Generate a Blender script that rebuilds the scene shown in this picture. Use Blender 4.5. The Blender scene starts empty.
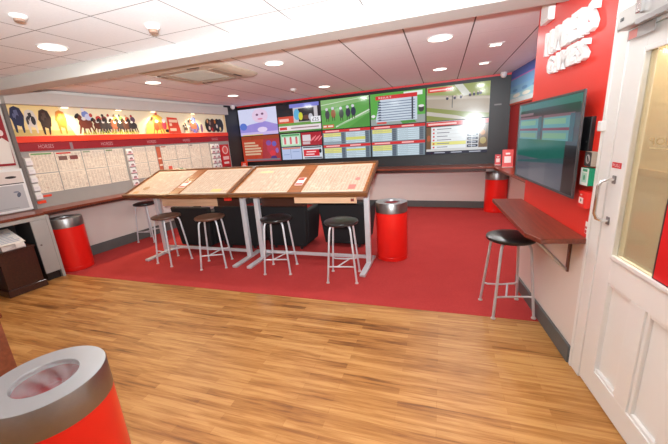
import bpy, bmesh, math, random
from mathutils import Vector, Matrix
random.seed(7)
PI = math.pi
SC = bpy.context.scene
COL = SC.collection
rad = math.radians

# ------------------------------------------------------------------ camera
f_px = 320.73
R = ((0.9492903, 0.0179595, -0.3138874), (0.3074146, -0.2623153, 0.9147059), (-0.0659098, -0.9648151, -0.2545344))
cam = bpy.data.cameras.new('camera'); co = bpy.data.objects.new('camera', cam); COL.objects.link(co)
cam.sensor_fit = 'HORIZONTAL'; cam.sensor_width = 36; cam.lens = 36 * f_px / 668; cam.clip_start = 0.03
m = Matrix(((R[0][0], -R[0][1], -R[0][2], 0), (R[1][0], -R[1][1], -R[1][2], 0), (R[2][0], -R[2][1], -R[2][2], 1.6), (0, 0, 0, 1)))
co.matrix_world = m
SC.camera = co
SC.view_settings.view_transform = 'Standard'
SC.view_settings.look = 'None'
SC.view_settings.exposure = 0.0
SC.view_settings.gamma = 1
SC.cycles.use_denoising = True
SC.cycles.sample_clamp_indirect = 6
SC.cycles.max_bounces = 8

# ------------------------------------------------------------------ materials
def lin(c):
    return tuple((x / 255 / 12.92) if x / 255 <= 0.04045 else ((x / 255 + 0.055) / 1.055) ** 2.4 for x in c)
MATS = {}
def mat(name, col, rough=0.5, metal=0.0, var=0.06, scale=12, bump=0.0, coat=0.0, spec=0.5):
    if name in MATS: return MATS[name]
    ma = bpy.data.materials.new(name); ma.use_nodes = True
    nt = ma.node_tree; b = nt.nodes['Principled BSDF']
    c = lin(col)
    tc = nt.nodes.new('ShaderNodeTexCoord'); n = nt.nodes.new('ShaderNodeTexNoise')
    n.inputs['Scale'].default_value = scale; n.inputs['Detail'].default_value = 4
    nt.links.new(tc.outputs['Object'], n.inputs['Vector'])
    mx = nt.nodes.new('ShaderNodeMix'); mx.data_type = 'RGBA'
    mx.inputs['A'].default_value = (*[x * (1 - var) for x in c], 1)
    mx.inputs['B'].default_value = (*[min(1, x * (1 + var)) for x in c], 1)
    nt.links.new(n.outputs['Fac'], mx.inputs['Factor'])
    nt.links.new(mx.outputs['Result'], b.inputs['Base Color'])
    b.inputs['Roughness'].default_value = rough; b.inputs['Metallic'].default_value = metal
    b.inputs['Coat Weight'].default_value = coat
    b.inputs['Specular IOR Level'].default_value = spec
    if bump:
        bp = nt.nodes.new('ShaderNodeBump'); bp.inputs['Strength'].default_value = bump
        bp.inputs['Distance'].default_value = 0.01
        nt.links.new(n.outputs['Fac'], bp.inputs['Height']); nt.links.new(bp.outputs['Normal'], b.inputs['Normal'])
    MATS[name] = ma
    return ma
def glow(name, col, s=1.0, gloss=False):
    if name in MATS: return MATS[name]
    ma = bpy.data.materials.new(name); ma.use_nodes = True
    nt = ma.node_tree; b = nt.nodes['Principled BSDF']; c = lin(col)
    b.inputs['Base Color'].default_value = (0.01, 0.01, 0.01, 1)
    b.inputs['Roughness'].default_value = 0.13 if gloss else 0.33
    b.inputs['Emission Color'].default_value = (*c, 1); b.inputs['Emission Strength'].default_value = s
    MATS[name] = ma
    return ma
def math_node(nt, op, a, b=None, c=None):
    n = nt.nodes.new('ShaderNodeMath'); n.operation = op
    for i, v in enumerate((a, b, c)):
        if v is None: continue
        if isinstance(v, (int, float)): n.inputs[i].default_value = v
        else: nt.links.new(v, n.inputs[i])
    return n.outputs[0]
def mixc(nt, f, a, b):
    mx = nt.nodes.new('ShaderNodeMix'); mx.data_type = 'RGBA'
    for k, v in (('Factor', f), ('A', a), ('B', b)):
        s = mx.inputs[k]
        if isinstance(v, (int, float)): s.default_value = v
        elif isinstance(v, tuple): s.default_value = (*v, 1)
        else: nt.links.new(v, s)
    return mx.outputs['Result']

def floor_mat():
    ma = bpy.data.materials.new('oak_strip_floor'); ma.use_nodes = True
    nt = ma.node_tree; b = nt.nodes['Principled BSDF']
    tc = nt.nodes.new('ShaderNodeTexCoord')
    br = nt.nodes.new('ShaderNodeTexBrick')
    br.inputs['Scale'].default_value = 1.0
    br.inputs['Brick Width'].default_value = 0.62; br.inputs['Row Height'].default_value = 0.05
    br.inputs['Mortar Size'].default_value = 0.0012; br.inputs['Mortar Smooth'].default_value = 0.2
    br.offset = 0.37; br.offset_frequency = 2
    br.inputs['Color1'].default_value = (0, 0, 0, 1); br.inputs['Color2'].default_value = (1, 1, 1, 1)
    br.inputs['Mortar'].default_value = (0.1, 0.1, 0.1, 1)
    nt.links.new(tc.outputs['Object'], br.inputs['Vector'])
    mp = nt.nodes.new('ShaderNodeMapping'); mp.inputs['Scale'].default_value = (1.6, 26, 1)
    nt.links.new(tc.outputs['Object'], mp.inputs['Vector'])
    n1 = nt.nodes.new('ShaderNodeTexNoise'); n1.inputs['Scale'].default_value = 1.6; n1.inputs['Detail'].default_value = 7
    n1.inputs['Roughness'].default_value = 0.65; n1.inputs['Distortion'].default_value = 0.4
    nt.links.new(mp.outputs[0], n1.inputs['Vector'])
    n2 = nt.nodes.new('ShaderNodeTexNoise'); n2.inputs['Scale'].default_value = 0.9; n2.inputs['Detail'].default_value = 2
    mp2 = nt.nodes.new('ShaderNodeMapping'); mp2.inputs['Scale'].default_value = (1, 9, 1)
    nt.links.new(tc.outputs['Object'], mp2.inputs['Vector']); nt.links.new(mp2.outputs[0], n2.inputs['Vector'])
    f = math_node(nt, 'MULTIPLY', n1.outputs['Fac'], 0.95)
    f = math_node(nt, 'MULTIPLY_ADD', br.outputs['Color'], 0.22, f)
    f = math_node(nt, 'MULTIPLY_ADD', n2.outputs['Fac'], 0.45, f)
    cr = nt.nodes.new('ShaderNodeValToRGB'); nt.links.new(f, cr.inputs['Fac'])
    e = cr.color_ramp.elements
    e[0].position = 0.50; e[0].color = (*lin((96, 56, 22)), 1)
    e[1].position = 1.1 if False else 1.0; e[1].color = (*lin((192, 140, 82)), 1)
    x = e.new(0.66); x.color = (*lin((146, 92, 42)), 1)
    x = e.new(0.80); x.color = (*lin((170, 115, 59)), 1)
    nt.links.new(cr.outputs['Color'], b.inputs['Base Color'])
    b.inputs['Roughness'].default_value = 0.42
    b.inputs['Specular IOR Level'].default_value = 0.35
    bp = nt.nodes.new('ShaderNodeBump'); bp.inputs['Strength'].default_value = 0.12; bp.inputs['Distance'].default_value = 0.002
    nt.links.new(n1.outputs['Fac'], bp.inputs['Height']); nt.links.new(bp.outputs['Normal'], b.inputs['Normal'])
    return ma
def carpet_mat():
    ma = bpy.data.materials.new('red_carpet'); ma.use_nodes = True
    nt = ma.node_tree; b = nt.nodes['Principled BSDF']
    tc = nt.nodes.new('ShaderNodeTexCoord')
    n = nt.nodes.new('ShaderNodeTexNoise'); n.inputs['Scale'].default_value = 170; n.inputs['Detail'].default_value = 3
    n2 = nt.nodes.new('ShaderNodeTexNoise'); n2.inputs['Scale'].default_value = 3.5; n2.inputs['Detail'].default_value = 5
    for q in (n, n2): nt.links.new(tc.outputs['Object'], q.inputs['Vector'])
    c1 = mixc(nt, n.outputs['Fac'], lin((134, 34, 35)), lin((214, 80, 76)))
    f2 = math_node(nt, 'MULTIPLY', n2.outputs['Fac'], 0.35)
    c2 = mixc(nt, f2, c1, lin((138, 32, 34)))
    nt.links.new(c2, b.inputs['Base Color']); b.inputs['Roughness'].default_value = 0.95
    b.inputs['Specular IOR Level'].default_value = 0.1
    bp = nt.nodes.new('ShaderNodeBump'); bp.inputs['Strength'].default_value = 0.5; bp.inputs['Distance'].default_value = 0.004
    nt.links.new(n.outputs['Fac'], bp.inputs['Height']); nt.links.new(bp.outputs['Normal'], b.inputs['Normal'])
    return ma
def ceil_mat(name, x0, pxx, y0, pyy, wx, wy, fy):
    """white ceiling tiles in a grid of tees, joints at x0+k*pxx and y0+k*pyy"""
    ma = bpy.data.materials.new(name); ma.use_nodes = True
    nt = ma.node_tree; b = nt.nodes['Principled BSDF']
    tc = nt.nodes.new('ShaderNodeTexCoord'); sp = nt.nodes.new('ShaderNodeSeparateXYZ')
    nt.links.new(tc.outputs['Object'], sp.inputs[0])
    def line(out, o, p, w):
        a = math_node(nt, 'SUBTRACT', out, o - p / 2 - 20 * p)
        a = math_node(nt, 'MODULO', a, p)
        a = math_node(nt, 'SUBTRACT', a, p / 2)
        a = math_node(nt, 'ABSOLUTE', a)
        return math_node(nt, 'LESS_THAN', a, w / 2)
    lx = line(sp.outputs[0], x0, pxx, wx); ly = line(sp.outputs[1], y0, pyy, wy)
    n = nt.nodes.new('ShaderNodeTexNoise'); n.inputs['Scale'].default_value = 60
    nt.links.new(tc.outputs['Object'], n.inputs['Vector'])
    base = mixc(nt, n.outputs['Fac'], lin((234, 233, 235)), lin((246, 245, 247)))
    c = mixc(nt, math_node(nt, 'MULTIPLY', ly, fy), base, lin((110, 100, 100)))
    c = mixc(nt, math_node(nt, 'MULTIPLY', lx, 0.95), c, lin((88, 80, 82)))
    nt.links.new(c, b.inputs['Base Color']); b.inputs['Roughness'].default_value = 0.85
    b.inputs['Specular IOR Level'].default_value = 0.2
    return ma
def newsprint(name, ax, tint=(232, 212, 186), ink=(150, 128, 112), cols=7, rows=46, flip=False):
    """printed columns; ax picks the two object axes that span the sheet (in metres)"""
    ma = bpy.data.materials.new(name); ma.use_nodes = True
    nt = ma.node_tree; b = nt.nodes['Principled BSDF']
    tc = nt.nodes.new('ShaderNodeTexCoord'); sp = nt.nodes.new('ShaderNodeSeparateXYZ')
    nt.links.new(tc.outputs['Generated'], sp.inputs[0])
    u = sp.outputs[ax[0]]; v = sp.outputs[ax[1]]
    cu = math_node(nt, 'FRACT', math_node(nt, 'MULTIPLY', u, cols))
    cm = math_node(nt, 'MULTIPLY', math_node(nt, 'GREATER_THAN', cu, 0.10), math_node(nt, 'LESS_THAN', cu, 0.92))
    cv = math_node(nt, 'FRACT', math_node(nt, 'MULTIPLY', v, rows))
    rm = math_node(nt, 'LESS_THAN', cv, 0.5)
    cb = nt.nodes.new('ShaderNodeCombineXYZ')
    oi = nt.nodes.new('ShaderNodeObjectInfo')
    nt.links.new(math_node(nt, 'MULTIPLY', u, cols * 1.0), cb.inputs[0]); nt.links.new(math_node(nt, 'MULTIPLY', v, 9), cb.inputs[1])
    nt.links.new(math_node(nt, 'MULTIPLY', oi.outputs['Random'], 40), cb.inputs[2])
    n = nt.nodes.new('ShaderNodeTexNoise'); n.inputs['Scale'].default_value = 1.0; n.inputs['Detail'].default_value = 3
    nt.links.new(cb.outputs[0], n.inputs['Vector'])
    dens = math_node(nt, 'GREATER_THAN', n.outputs['Fac'], 0.40)
    edge = math_node(nt, 'MULTIPLY', math_node(nt, 'GREATER_THAN', v, 0.04), math_node(nt, 'LESS_THAN', v, 0.94))
    f = math_node(nt, 'MULTIPLY', math_node(nt, 'MULTIPLY', cm, rm), math_node(nt, 'MULTIPLY', dens, edge))
    f = math_node(nt, 'MULTIPLY', f, 0.55)
    hd = math_node(nt, 'MULTIPLY', math_node(nt, 'GREATER_THAN', n.outputs['Fac'], 0.63), math_node(nt, 'MULTIPLY', cm, edge))
    c = mixc(nt, f, lin(tint), lin(ink))
    c = mixc(nt, math_node(nt, 'MULTIPLY', hd, 0.3), c, lin((176, 112, 84)))
    nt.links.new(c, b.inputs['Base Color']); b.inputs['Roughness'].default_value = 0.7
    return ma
def wood_mat(name, c1, c2, rough=0.35, scale=(2, 30, 30), coat=0.2):
    if name in MATS: return MATS[name]
    ma = bpy.data.materials.new(name); ma.use_nodes = True
    nt = ma.node_tree; b = nt.nodes['Principled BSDF']
    tc = nt.nodes.new('ShaderNodeTexCoord'); mp = nt.nodes.new('ShaderNodeMapping'); mp.inputs['Scale'].default_value = scale
    n = nt.nodes.new('ShaderNodeTexNoise'); n.inputs['Scale'].default_value = 1.5; n.inputs['Detail'].default_value = 6
    nt.links.new(tc.outputs['Object'], mp.inputs['Vector']); nt.links.new(mp.outputs[0], n.inputs['Vector'])
    cr = nt.nodes.new('ShaderNodeValToRGB'); e = cr.color_ramp.elements
    e[0].position = 0.3; e[0].color = (*lin(c1), 1); e[1].position = 0.7; e[1].color = (*lin(c2), 1)
    nt.links.new(n.outputs['Fac'], cr.inputs['Fac']); nt.links.new(cr.outputs['Color'], b.inputs['Base Color'])
    b.inputs['Roughness'].default_value = rough; b.inputs['Coat Weight'].default_value = coat
    MATS[name] = ma
    return ma
def glass_mat():
    ma = bpy.data.materials.new('etched_door_glass'); ma.use_nodes = True
    nt = ma.node_tree; out = nt.nodes['Material Output']; b = nt.nodes['Principled BSDF']
    b.inputs['Base Color'].default_value = (*lin((196, 182, 152)), 1); b.inputs['Roughness'].default_value = 0.08
    tr = nt.nodes.new('ShaderNodeBsdfTransparent'); tr.inputs[0].default_value = (0.93, 0.92, 0.87, 1)
    mx = nt.nodes.new('ShaderNodeMixShader'); mx.inputs[0].default_value = 0.42
    nt.links.new(tr.outputs[0], mx.inputs[1]); nt.links.new(b.outputs[0], mx.inputs[2]); nt.links.new(mx.outputs[0], out.inputs[0])
    return ma
def bag_mat():
    ma = bpy.data.materials.new('clear_bag_film'); ma.use_nodes = True
    nt = ma.node_tree; out = nt.nodes['Material Output']; b = nt.nodes['Principled BSDF']
    b.inputs['Base Color'].default_value = (0.9, 0.85, 0.85, 1); b.inputs['Roughness'].default_value = 0.15
    tr = nt.nodes.new('ShaderNodeBsdfTransparent')
    mx = nt.nodes.new('ShaderNodeMixShader'); mx.inputs[0].default_value = 0.25
    nt.links.new(tr.outputs[0], mx.inputs[1]); nt.links.new(b.outputs[0], mx.inputs[2]); nt.links.new(mx.outputs[0], out.inputs[0])
    return ma

# ------------------------------------------------------------------ mesh helpers
class MB:
    def __init__(s): s.v = []; s.f = []; s.mi = []
    def add(s, vs, fs, mi=0):
        o = len(s.v); s.v += [tuple(v) for v in vs]; s.f += [tuple(i + o for i in f) for f in fs]; s.mi += [mi] * len(fs); return s
    def box(s, x0, x1, y0, y1, z0, z1, mi=0, M=None):
        vs = [(x, y, z) for z in (z0, z1) for y in (y0, y1) for x in (x0, x1)]
        if M is not None: vs = [M @ Vector(v) for v in vs]
        return s.add(vs, [(0, 2, 3, 1), (4, 5, 7, 6), (0, 1, 5, 4), (2, 6, 7, 3), (0, 4, 6, 2), (1, 3, 7, 5)], mi)
    def prism(s, poly, lo, hi, axis='z', mi=0):
        """poly of 2-D points extruded along an axis: z -> (x,y), x -> (y,z), y -> (x,z)"""
        n = len(poly)
        def mk(p, h):
            return {'z': (p[0], p[1], h), 'x': (h, p[0], p[1]), 'y': (p[0], h, p[1])}[axis]
        vs = [mk(p, lo) for p in poly] + [mk(p, hi) for p in poly]
        fs = [tuple(range(n))[::-1], tuple(range(n, 2 * n))] + [(i, (i + 1) % n, n + (i + 1) % n, n + i) for i in range(n)]
        return s.add(vs, fs, mi)
    def lathe(s, prof, cx=0, cy=0, n=32, mi=0, closed=False):
        vs = []; fs = []
        k = len(prof)
        for r, z in prof:
            for i in range(n):
                a = 2 * PI * i / n; vs.append((cx + r * math.cos(a), cy + r * math.sin(a), z))
        for j in range(k - 1 if not closed else k):
            j2 = (j + 1) % k
            for i in range(n):
                i2 = (i + 1) % n; fs.append((j * n + i, j * n + i2, j2 * n + i2, j2 * n + i))
        return s.add(vs, fs, mi)
    def tube(s, path, r, n=10, mi=0, caps=True, sy=1.0):
        path = [Vector(p) for p in path]; vs = []; fs = []
        T0 = (path[1] - path[0]).normalized()
        up = Vector((0, 0, 1)) if abs(T0.z) < 0.9 else Vector((1, 0, 0))
        nrm = (up - T0 * up.dot(T0)).normalized()
        for i, p in enumerate(path):
            T = ((path[min(i + 1, len(path) - 1)]) - (path[max(i - 1, 0)])).normalized()
            nrm = (nrm - T * nrm.dot(T)).normalized(); bi = T.cross(nrm)
            rr = r[i] if isinstance(r, (list, tuple)) else r
            for k in range(n):
                a = 2 * PI * k / n; vs.append(p + nrm * rr * math.cos(a) + bi * rr * sy * math.sin(a))
        for i in range(len(path) - 1):
            for k in range(n):
                k2 = (k + 1) % n; fs.append((i * n + k, i * n + k2, (i + 1) * n + k2, (i + 1) * n + k))
        if caps:
            fs.append(tuple(range(n))[::-1]); fs.append(tuple((len(path) - 1) * n + k for k in range(n)))
        return s.add(vs, fs, mi)
    def cyl(s, p0, p1, r, n=20, mi=0): return s.tube([p0, p1], r, n, mi)
    def build(s, name, mats, parent=None, bevel=0.0, smooth=None, seg=2):
        me = bpy.data.meshes.new(name); me.from_pydata(s.v, [], s.f); me.update()
        if not isinstance(mats, (list, tuple)): mats = [mats]
        for q in mats: me.materials.append(q)
        for p, i in zip(me.polygons, s.mi): p.material_index = i
        bm = bmesh.new(); bm.from_mesh(me); bmesh.ops.recalc_face_normals(bm, faces=bm.faces); bm.to_mesh(me); bm.free()
        if smooth:
            me.polygons.foreach_set('use_smooth', [True] * len(me.polygons))
            me.set_sharp_from_angle(angle=rad(smooth))
        o = bpy.data.objects.new(name, me); COL.objects.link(o)
        if parent: o.parent = parent
        if bevel:
            b = o.modifiers.new('bevel', 'BEVEL'); b.width = bevel; b.segments = seg; b.limit_method = 'ANGLE'; b.angle_limit = rad(40)
        return o
def tag(o, label=None, cat=None, group=None, kind=None):
    if label: o['label'] = label
    if cat: o['category'] = cat
    if group: o['group'] = group
    if kind: o['kind'] = kind
    return o
def thing(name, label, cat, loc=(0, 0, 0), rz=0.0, group=None):
    o = bpy.data.objects.new(name, None); o.empty_display_size = 0.1; COL.objects.link(o)
    o.location = loc; o.rotation_euler = (0, 0, rz)
    return tag(o, label, cat, group)
def kids(o): return [c for c in COL.objects if c.parent == o]
def copy_tree(o, parent=None):
    c = o.copy(); COL.objects.link(c)
    if parent: c.parent = parent
    for ch in kids(o): copy_tree(ch, c)
    return c
def text_mesh(body, size, extrude=0.0, width=None, bold=0.0):
    """returns (verts, faces) of lettering in the XY plane, base-left at the origin"""
    cu = bpy.data.curves.new('lettering', 'FONT'); cu.body = body; cu.size = size; cu.extrude = extrude; cu.offset = bold
    cu.resolution_u = 2
    ob = bpy.data.objects.new('lettering', cu); COL.objects.link(ob)
    dg = bpy.context.evaluated_depsgraph_get(); dg.update()
    me = bpy.data.meshes.new_from_object(ob.evaluated_get(dg))
    vs = [v.co.copy() for v in me.vertices]; fs = [tuple(p.vertices) for p in me.polygons]
    bpy.data.objects.remove(ob); bpy.data.curves.remove(cu); bpy.data.meshes.remove(me)
    x0 = min(v.x for v in vs); x1 = max(v.x for v in vs)
    y0 = min(v.y for v in vs); y1 = max(v.y for v in vs)
    s = (width / (x1 - x0)) if width else 1.0
    return [((v.x - x0) * s, v.y - y0, v.z) for v in vs], fs, (x1 - x0) * s, (y1 - y0)

class Art:
    """flat picture built of coloured shapes on a real panel: (u right, v up, layer)"""
    def __init__(s, fn): s.m = MB(); s.fn = fn; s.c = {}; s.mats = []; s.L = 0
    def idx(s, col):
        if col not in s.c: s.c[col] = len(s.c)
        return s.c[col]
    def poly(s, pts, col):
        s.L += 1
        w = s.L * 0.00012
        s.m.add([s.fn(p[0], p[1], w) for p in pts], [tuple(range(len(pts)))], s.idx(col))
    def rect(s, u0, v0, u1, v1, col): s.poly([(u0, v0), (u1, v0), (u1, v1), (u0, v1)], col)
    def ell(s, u, v, a, b, col, rot=0, n=14):
        s.poly([(u + a * math.cos(t) * math.cos(rot) - b * math.sin(t) * math.sin(rot), v + a * math.cos(t) * math.sin(rot) + b * math.sin(t) * math.cos(rot)) for t in [2 * PI * i / n for i in range(n)]], col)
    def text(s, body, u, v, w, h, col, mirror=False):
        vs, fs, tw, th = text_mesh(body, 1.0)
        s.L += 1; ww = s.L * 0.00012
        s.m.add([s.fn(u + (w * (1 - x / tw) if mirror else w * x / tw), v + h * y / th, ww) for x, y, z in vs], fs, s.idx(col))
    def build(s, name, parent, glowing=None):
        mats = []
        for c in s.c:
            nm = ('screen_' if glowing else 'ink_') + '_'.join(str(x) for x in c) + ('_%s' % glowing if glowing else '')
            mats.append(glow(nm, c, glowing, True) if glowing else mat(nm, c, 0.55, var=0.03))
        me = bpy.data.meshes.new(name); me.from_pydata(s.m.v, [], s.m.f); me.update()
        for q in mats: me.materials.append(q)
        for p, i in zip(me.polygons, s.m.mi): p.material_index = i
        o = bpy.data.objects.new(name, me); COL.objects.link(o); o.parent = parent
        return o

# ------------------------------------------------------------------ wall frames
LA, BA, RA = rad(-5.4), rad(-4.8), rad(4.8)
def onL(s, d=0.0, z=0.0):     # left wall: s along the wall (away), d into the room
    return Vector((-5.364 + s * math.sin(rad(5.4)) + d * math.cos(rad(5.4)), 3.551 + s * math.cos(rad(5.4)) - d * math.sin(rad(5.4)), z))
def onB(u, d=0.0, z=0.0):     # back wall: u to the right, d into the room
    c, s = math.cos(BA), math.sin(BA)
    return Vector((-1.163 + u * c + d * s, 7.206 + u * s - d * c, z))
def onR(s, d=0.0, z=0.0):     # right wall: s along the wall (away), d into the room
    c, q = math.cos(RA), math.sin(RA)
    return Vector((0.859 - s * q - d * c, 2.278 + s * c - d * q, z))
ls = lambda y: (y - 3.551) / math.cos(rad(5.4))
bu = lambda x: (x + 1.163) / math.cos(rad(4.8))
rs = lambda y: (y - 2.278) / math.cos(rad(4.8))
ZC = 2.52

# ------------------------------------------------------------------ shared materials
M_cream = mat('cream_wall_paint', (230, 220, 212), 0.6, var=0.02, scale=3)
M_white = mat('white_gloss_paint', (238, 236, 232), 0.3, var=0.02, scale=5)
M_grey_skirt = mat('grey_skirting_paint', (92, 94, 92), 0.5)
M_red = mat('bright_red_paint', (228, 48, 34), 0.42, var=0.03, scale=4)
M_dred = mat('dark_red_panel', (150, 18, 30), 0.45)
M_ored = mat('orange_red_panel', (232, 60, 28), 0.4)
M_black = mat('black_panel', (30, 28, 30), 0.45, var=0.1)
M_greyp = mat('grey_board', (158, 152, 146), 0.5, var=0.03)
M_soff = mat('pale_grey_soffit', (196, 190, 184), 0.6, var=0.03)
M_steel = mat('brushed_steel', (156, 152, 152), 0.36, 1.0, var=0.08, scale=40)
M_silver = mat('silver_powder_coat', (204, 204, 208), 0.38, 0.3, var=0.04)
M_chrome = mat('chrome', (225, 225, 225), 0.15, 1.0)
M_mahog = wood_mat('mahogany_laminate', (96, 40, 26), (134, 62, 40), 0.3)
M_mahogY = wood_mat('mahogany_laminate_lengthways', (96, 40, 26), (134, 62, 40), 0.3, (30, 2, 30))
M_dmahog = wood_mat('dark_mahogany', (44, 22, 18), (68, 34, 26), 0.35)
M_bwood = wood_mat('bench_brown_wood', (136, 78, 36), (178, 108, 54), 0.4)
M_tan = wood_mat('tan_board', (196, 150, 116), (214, 172, 138), 0.5)
M_vinyl = mat('black_vinyl', (34, 32, 32), 0.28, var=0.1, bump=0.05, scale=60)
M_bvinyl = mat('brown_vinyl', (92, 62, 48), 0.4, var=0.15, scale=20)
M_binred = mat('bin_red_paint', (226, 28, 20), 0.3, var=0.02)
M_liner = mat('bin_liner_red', (170, 16, 26), 0.3)
M_fabric = mat('black_fabric', (14, 13, 16), 0.8, var=0.2, scale=80)
M_paper = mat('white_paper', (236, 230, 224), 0.7, var=0.03)
M_plastic = mat('white_plastic', (236, 234, 232), 0.35)
M_darkp = mat('dark_plastic', (36, 36, 38), 0.35)
M_cab = mat('grey_cabinet_laminate', (168, 164, 160), 0.45, var=0.02)
M_bezel = mat('black_screen_bezel', (20, 20, 22), 0.3)
M_slotgrey = mat('vent_dark', (60, 52, 48), 0.5)
M_news_wall = newsprint('newsprint_on_wall', (1, 2), (236, 220, 200))
M_news_bench = newsprint('newsprint_on_bench', (0, 1), (208, 180, 156), (96, 70, 56), 9, 40)
def struct(o): return tag(o, kind='structure')

# ------------------------------------------------------------------ room shell
def quad_slab(pts, z0, z1, name, m_, **k):
    return struct(MB().prism(pts, z0, z1, 'z').build(name, m_, **k))
xl = lambda y: -5.364 + (y - 3.551) * math.tan(rad(5.4))
quad_slab([(xl(-2.4), -2.4), (1.4, -2.4), (1.4, 2.76), (xl(2.76), 2.76)], -0.06, 0.0, 'floor', floor_mat())
struct(MB().prism([(xl(2.76), 2.76), (1.7, 2.76), (1.7, 7.2), (-4.9, 7.7), (xl(7.7), 7.7)], -0.06, 0.002, 'z').build('floor_carpet', carpet_mat()))
quad_slab([(-6.2, -2.5), (2.6, -2.5), (2.6, 2.66), (-6.2, 2.66)], ZC, ZC + 0.08, 'ceiling', ceil_mat('ceiling_tiles_near', -1.735, 0.585, 1.885, 0.54, 0.008, 0.007, 0.95))
quad_slab([(-6.2, 2.66), (2.6, 2.66), (2.6, 7.9), (-6.2, 7.9)], ZC, ZC + 0.08, 'ceiling_rear', ceil_mat('ceiling_tiles_rear', 0.262, 0.62, 3.3, 0.62, 0.013, 0.006, 0.22))
quad_slab([(-5.6, 2.66), (0.83, 2.66), (0.83, 2.9), (-5.6, 2.9)], 2.395, ZC, 'trim_1', M_soff, bevel=0.002)

def wallbox(name, loc, rz, x0, x1, y0, y1, z0, z1, m_, **k):
    o = MB().box(x0, x1, y0, y1, z0, z1).build(name, m_, **k)
    o.location = loc; o.rotation_euler = (0, 0, rz)
    return struct(o)
OL, OB, OR = (-5.364, 3.551, 0), (-1.163, 7.206, 0), (0.859, 2.278, 0)
# left wall (local +x into the room, +y away)
wallbox('wall_left', OL, LA, -0.12, 0, -6.2, 4.1, 0, ZC, M_cream)
wallbox('baseboard_left', OL, LA, 0, 0.015, -6.2, 4.02, 0, 0.165, M_grey_skirt)
wallbox('wall_left_panel', OL, LA, 0, 0.012, ls(7.02), 3.98, 0.9, ZC, M_black)
# back wall with the black screen backing and the thin red line under the ceiling
wallbox('wall_back', OB, BA, -4.0, 2.6, 0, 0.12, 0, ZC, M_cream)
wallbox('wall_back_panel', OB, BA, -3.86, 2.37, -0.012, 0, 0.9, 2.487, M_black)
wallbox('baseboard_back', OB, BA, -3.85, 2.3, -0.015, 0, 0, 0.14, M_grey_skirt)
wallbox('trim_2', OB, BA, -3.86, 2.37, -0.03, 0, 2.487, ZC, mat('red_ceiling_trim', (226, 60, 66), 0.4))
# recess wall on the right behind the pier
p_rec = onB(bu(1.2), 0)
def onQ(s, d, z): # recess wall, s towards the camera from the back corner, d into the room
    c, q = math.cos(RA), math.sin(RA)
    return Vector((p_rec.x + s * q - d * c, p_rec.y - s * c - d * q, z))
OQ = (p_rec.x, p_rec.y, 0)
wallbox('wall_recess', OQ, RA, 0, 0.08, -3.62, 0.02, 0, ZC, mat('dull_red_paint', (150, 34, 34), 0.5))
wallbox('wall_recess_lower', OQ, RA, -0.008, 0, -3.62, 0.0, 0.14, 0.86, M_cream)
wallbox('baseboard_recess', OQ, RA, -0.02, 0, -3.62, 0.0, 0, 0.14, M_grey_skirt)
# right pier, red above, cream below
wallbox('wall_right', OR, RA, 0, 0.10, -0.02, rs(3.44), 0.86, ZC, M_red)
wallbox('wall_right_lower', OR, RA, 0, 0.10, -0.02, rs(3.44), 0, 0.86, M_cream)
wallbox('baseboard_right', OR, RA, -0.02, 0, -0.02, rs(3.44), 0, 0.125, M_grey_skirt, bevel=0.004)
# wall around and beyond the door
dy0, dy1 = rs(2.13), rs(1.35)
wallbox('wall_right_over_door', OR, RA, 0, 0.12, dy1 - 0.1, -0.02, 2.1, ZC, M_white)
wallbox('wall_right_near', OR, RA, 0, 0.12, -4.8, dy1 - 0.1, 0, ZC, M_cream)
# door frame (architrave)
fr = MB().box(-0.006, 0.13, dy0, rs(2.25), 0, 2.1).box(-0.006, 0.13, dy1 - 0.1, dy1, 0, 2.1).box(-0.006, 0.13, dy1, dy0, 1.995, 2.1)
fr.box(-0.012, -0.006, rs(2.222), rs(2.25), 0, 2.1).box(-0.012, 0.0, rs(2.13), rs(2.252), 2.1, 2.2)
o = fr.build('trim_3', M_white, bevel=0.004); o.location = OR; o.rotation_euler = (0, 0, RA); struct(o)
# wall behind the photographer
wallbox('wall_front', (0, -2.4, 0), 0, -6.2, 2.6, -0.1, 0, 0, ZC, M_cream)
# lobby beyond the glazed door
M_lobby = mat('beige_lobby_paint', (206, 190, 158), 0.6, var=0.03)
wallbox('wall_lobby', OR, RA, 1.2, 1.28, -3.0, 3.0, 0, ZC, M_lobby)
wallbox('wall_lobby_end', OR, RA, 0.12, 1.2, -3.0, -2.9, 0, ZC, M_lobby)
wallbox('wall_lobby_side', OR, RA, 0.85, 1.2, 2.4, 2.5, 0, ZC, M_lobby)
wallbox('wall_lobby_inner', OR, RA, 0.81, 0.85, rs(3.40), 2.5, 0, ZC, M_lobby)
wallbox('wall_lobby_return', OR, RA, 0.12, 0.81, rs(3.34), rs(3.40), 0, ZC, M_lobby)
wallbox('wall_lobby_lining', OR, RA, 0.101, 0.12, -0.02, rs(3.40), 0, ZC, M_lobby)
wallbox('wall_right_end', OR, RA, 0.10, 0.74, rs(3.401), rs(3.44), 0, ZC, M_red)
wallbox('trim_4', OR, RA, 1.17, 1.2, -2.9, 2.4, 1.03, 1.10, mat('tan_dado_rail', (176, 146, 100), 0.5))
wallbox('floor_lobby', OR, RA, 0.12, 1.2, -2.9, 2.4, -0.06, 0, mat('grey_lobby_vinyl', (140, 130, 118), 0.5))
# soffit band over the picture frieze
wallbox('trim_5', OL, LA, 0, 0.10, ls(2.9) - 0.02, ls(7.04), 2.30, 2.468, M_soff, bevel=0.003)
wallbox('trim_6', OL, LA, 0, 0.05, ls(2.86), ls(2.9), 0.9, 2.3, mat('grey_upright', (112, 104, 100), 0.5))
# grey backing board, dark red title strip, orange shelf strip
wallbox('trim_7', OL, LA, 0, 0.012, ls(2.9), ls(7.0), 0.9, 1.69, M_greyp)

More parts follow.
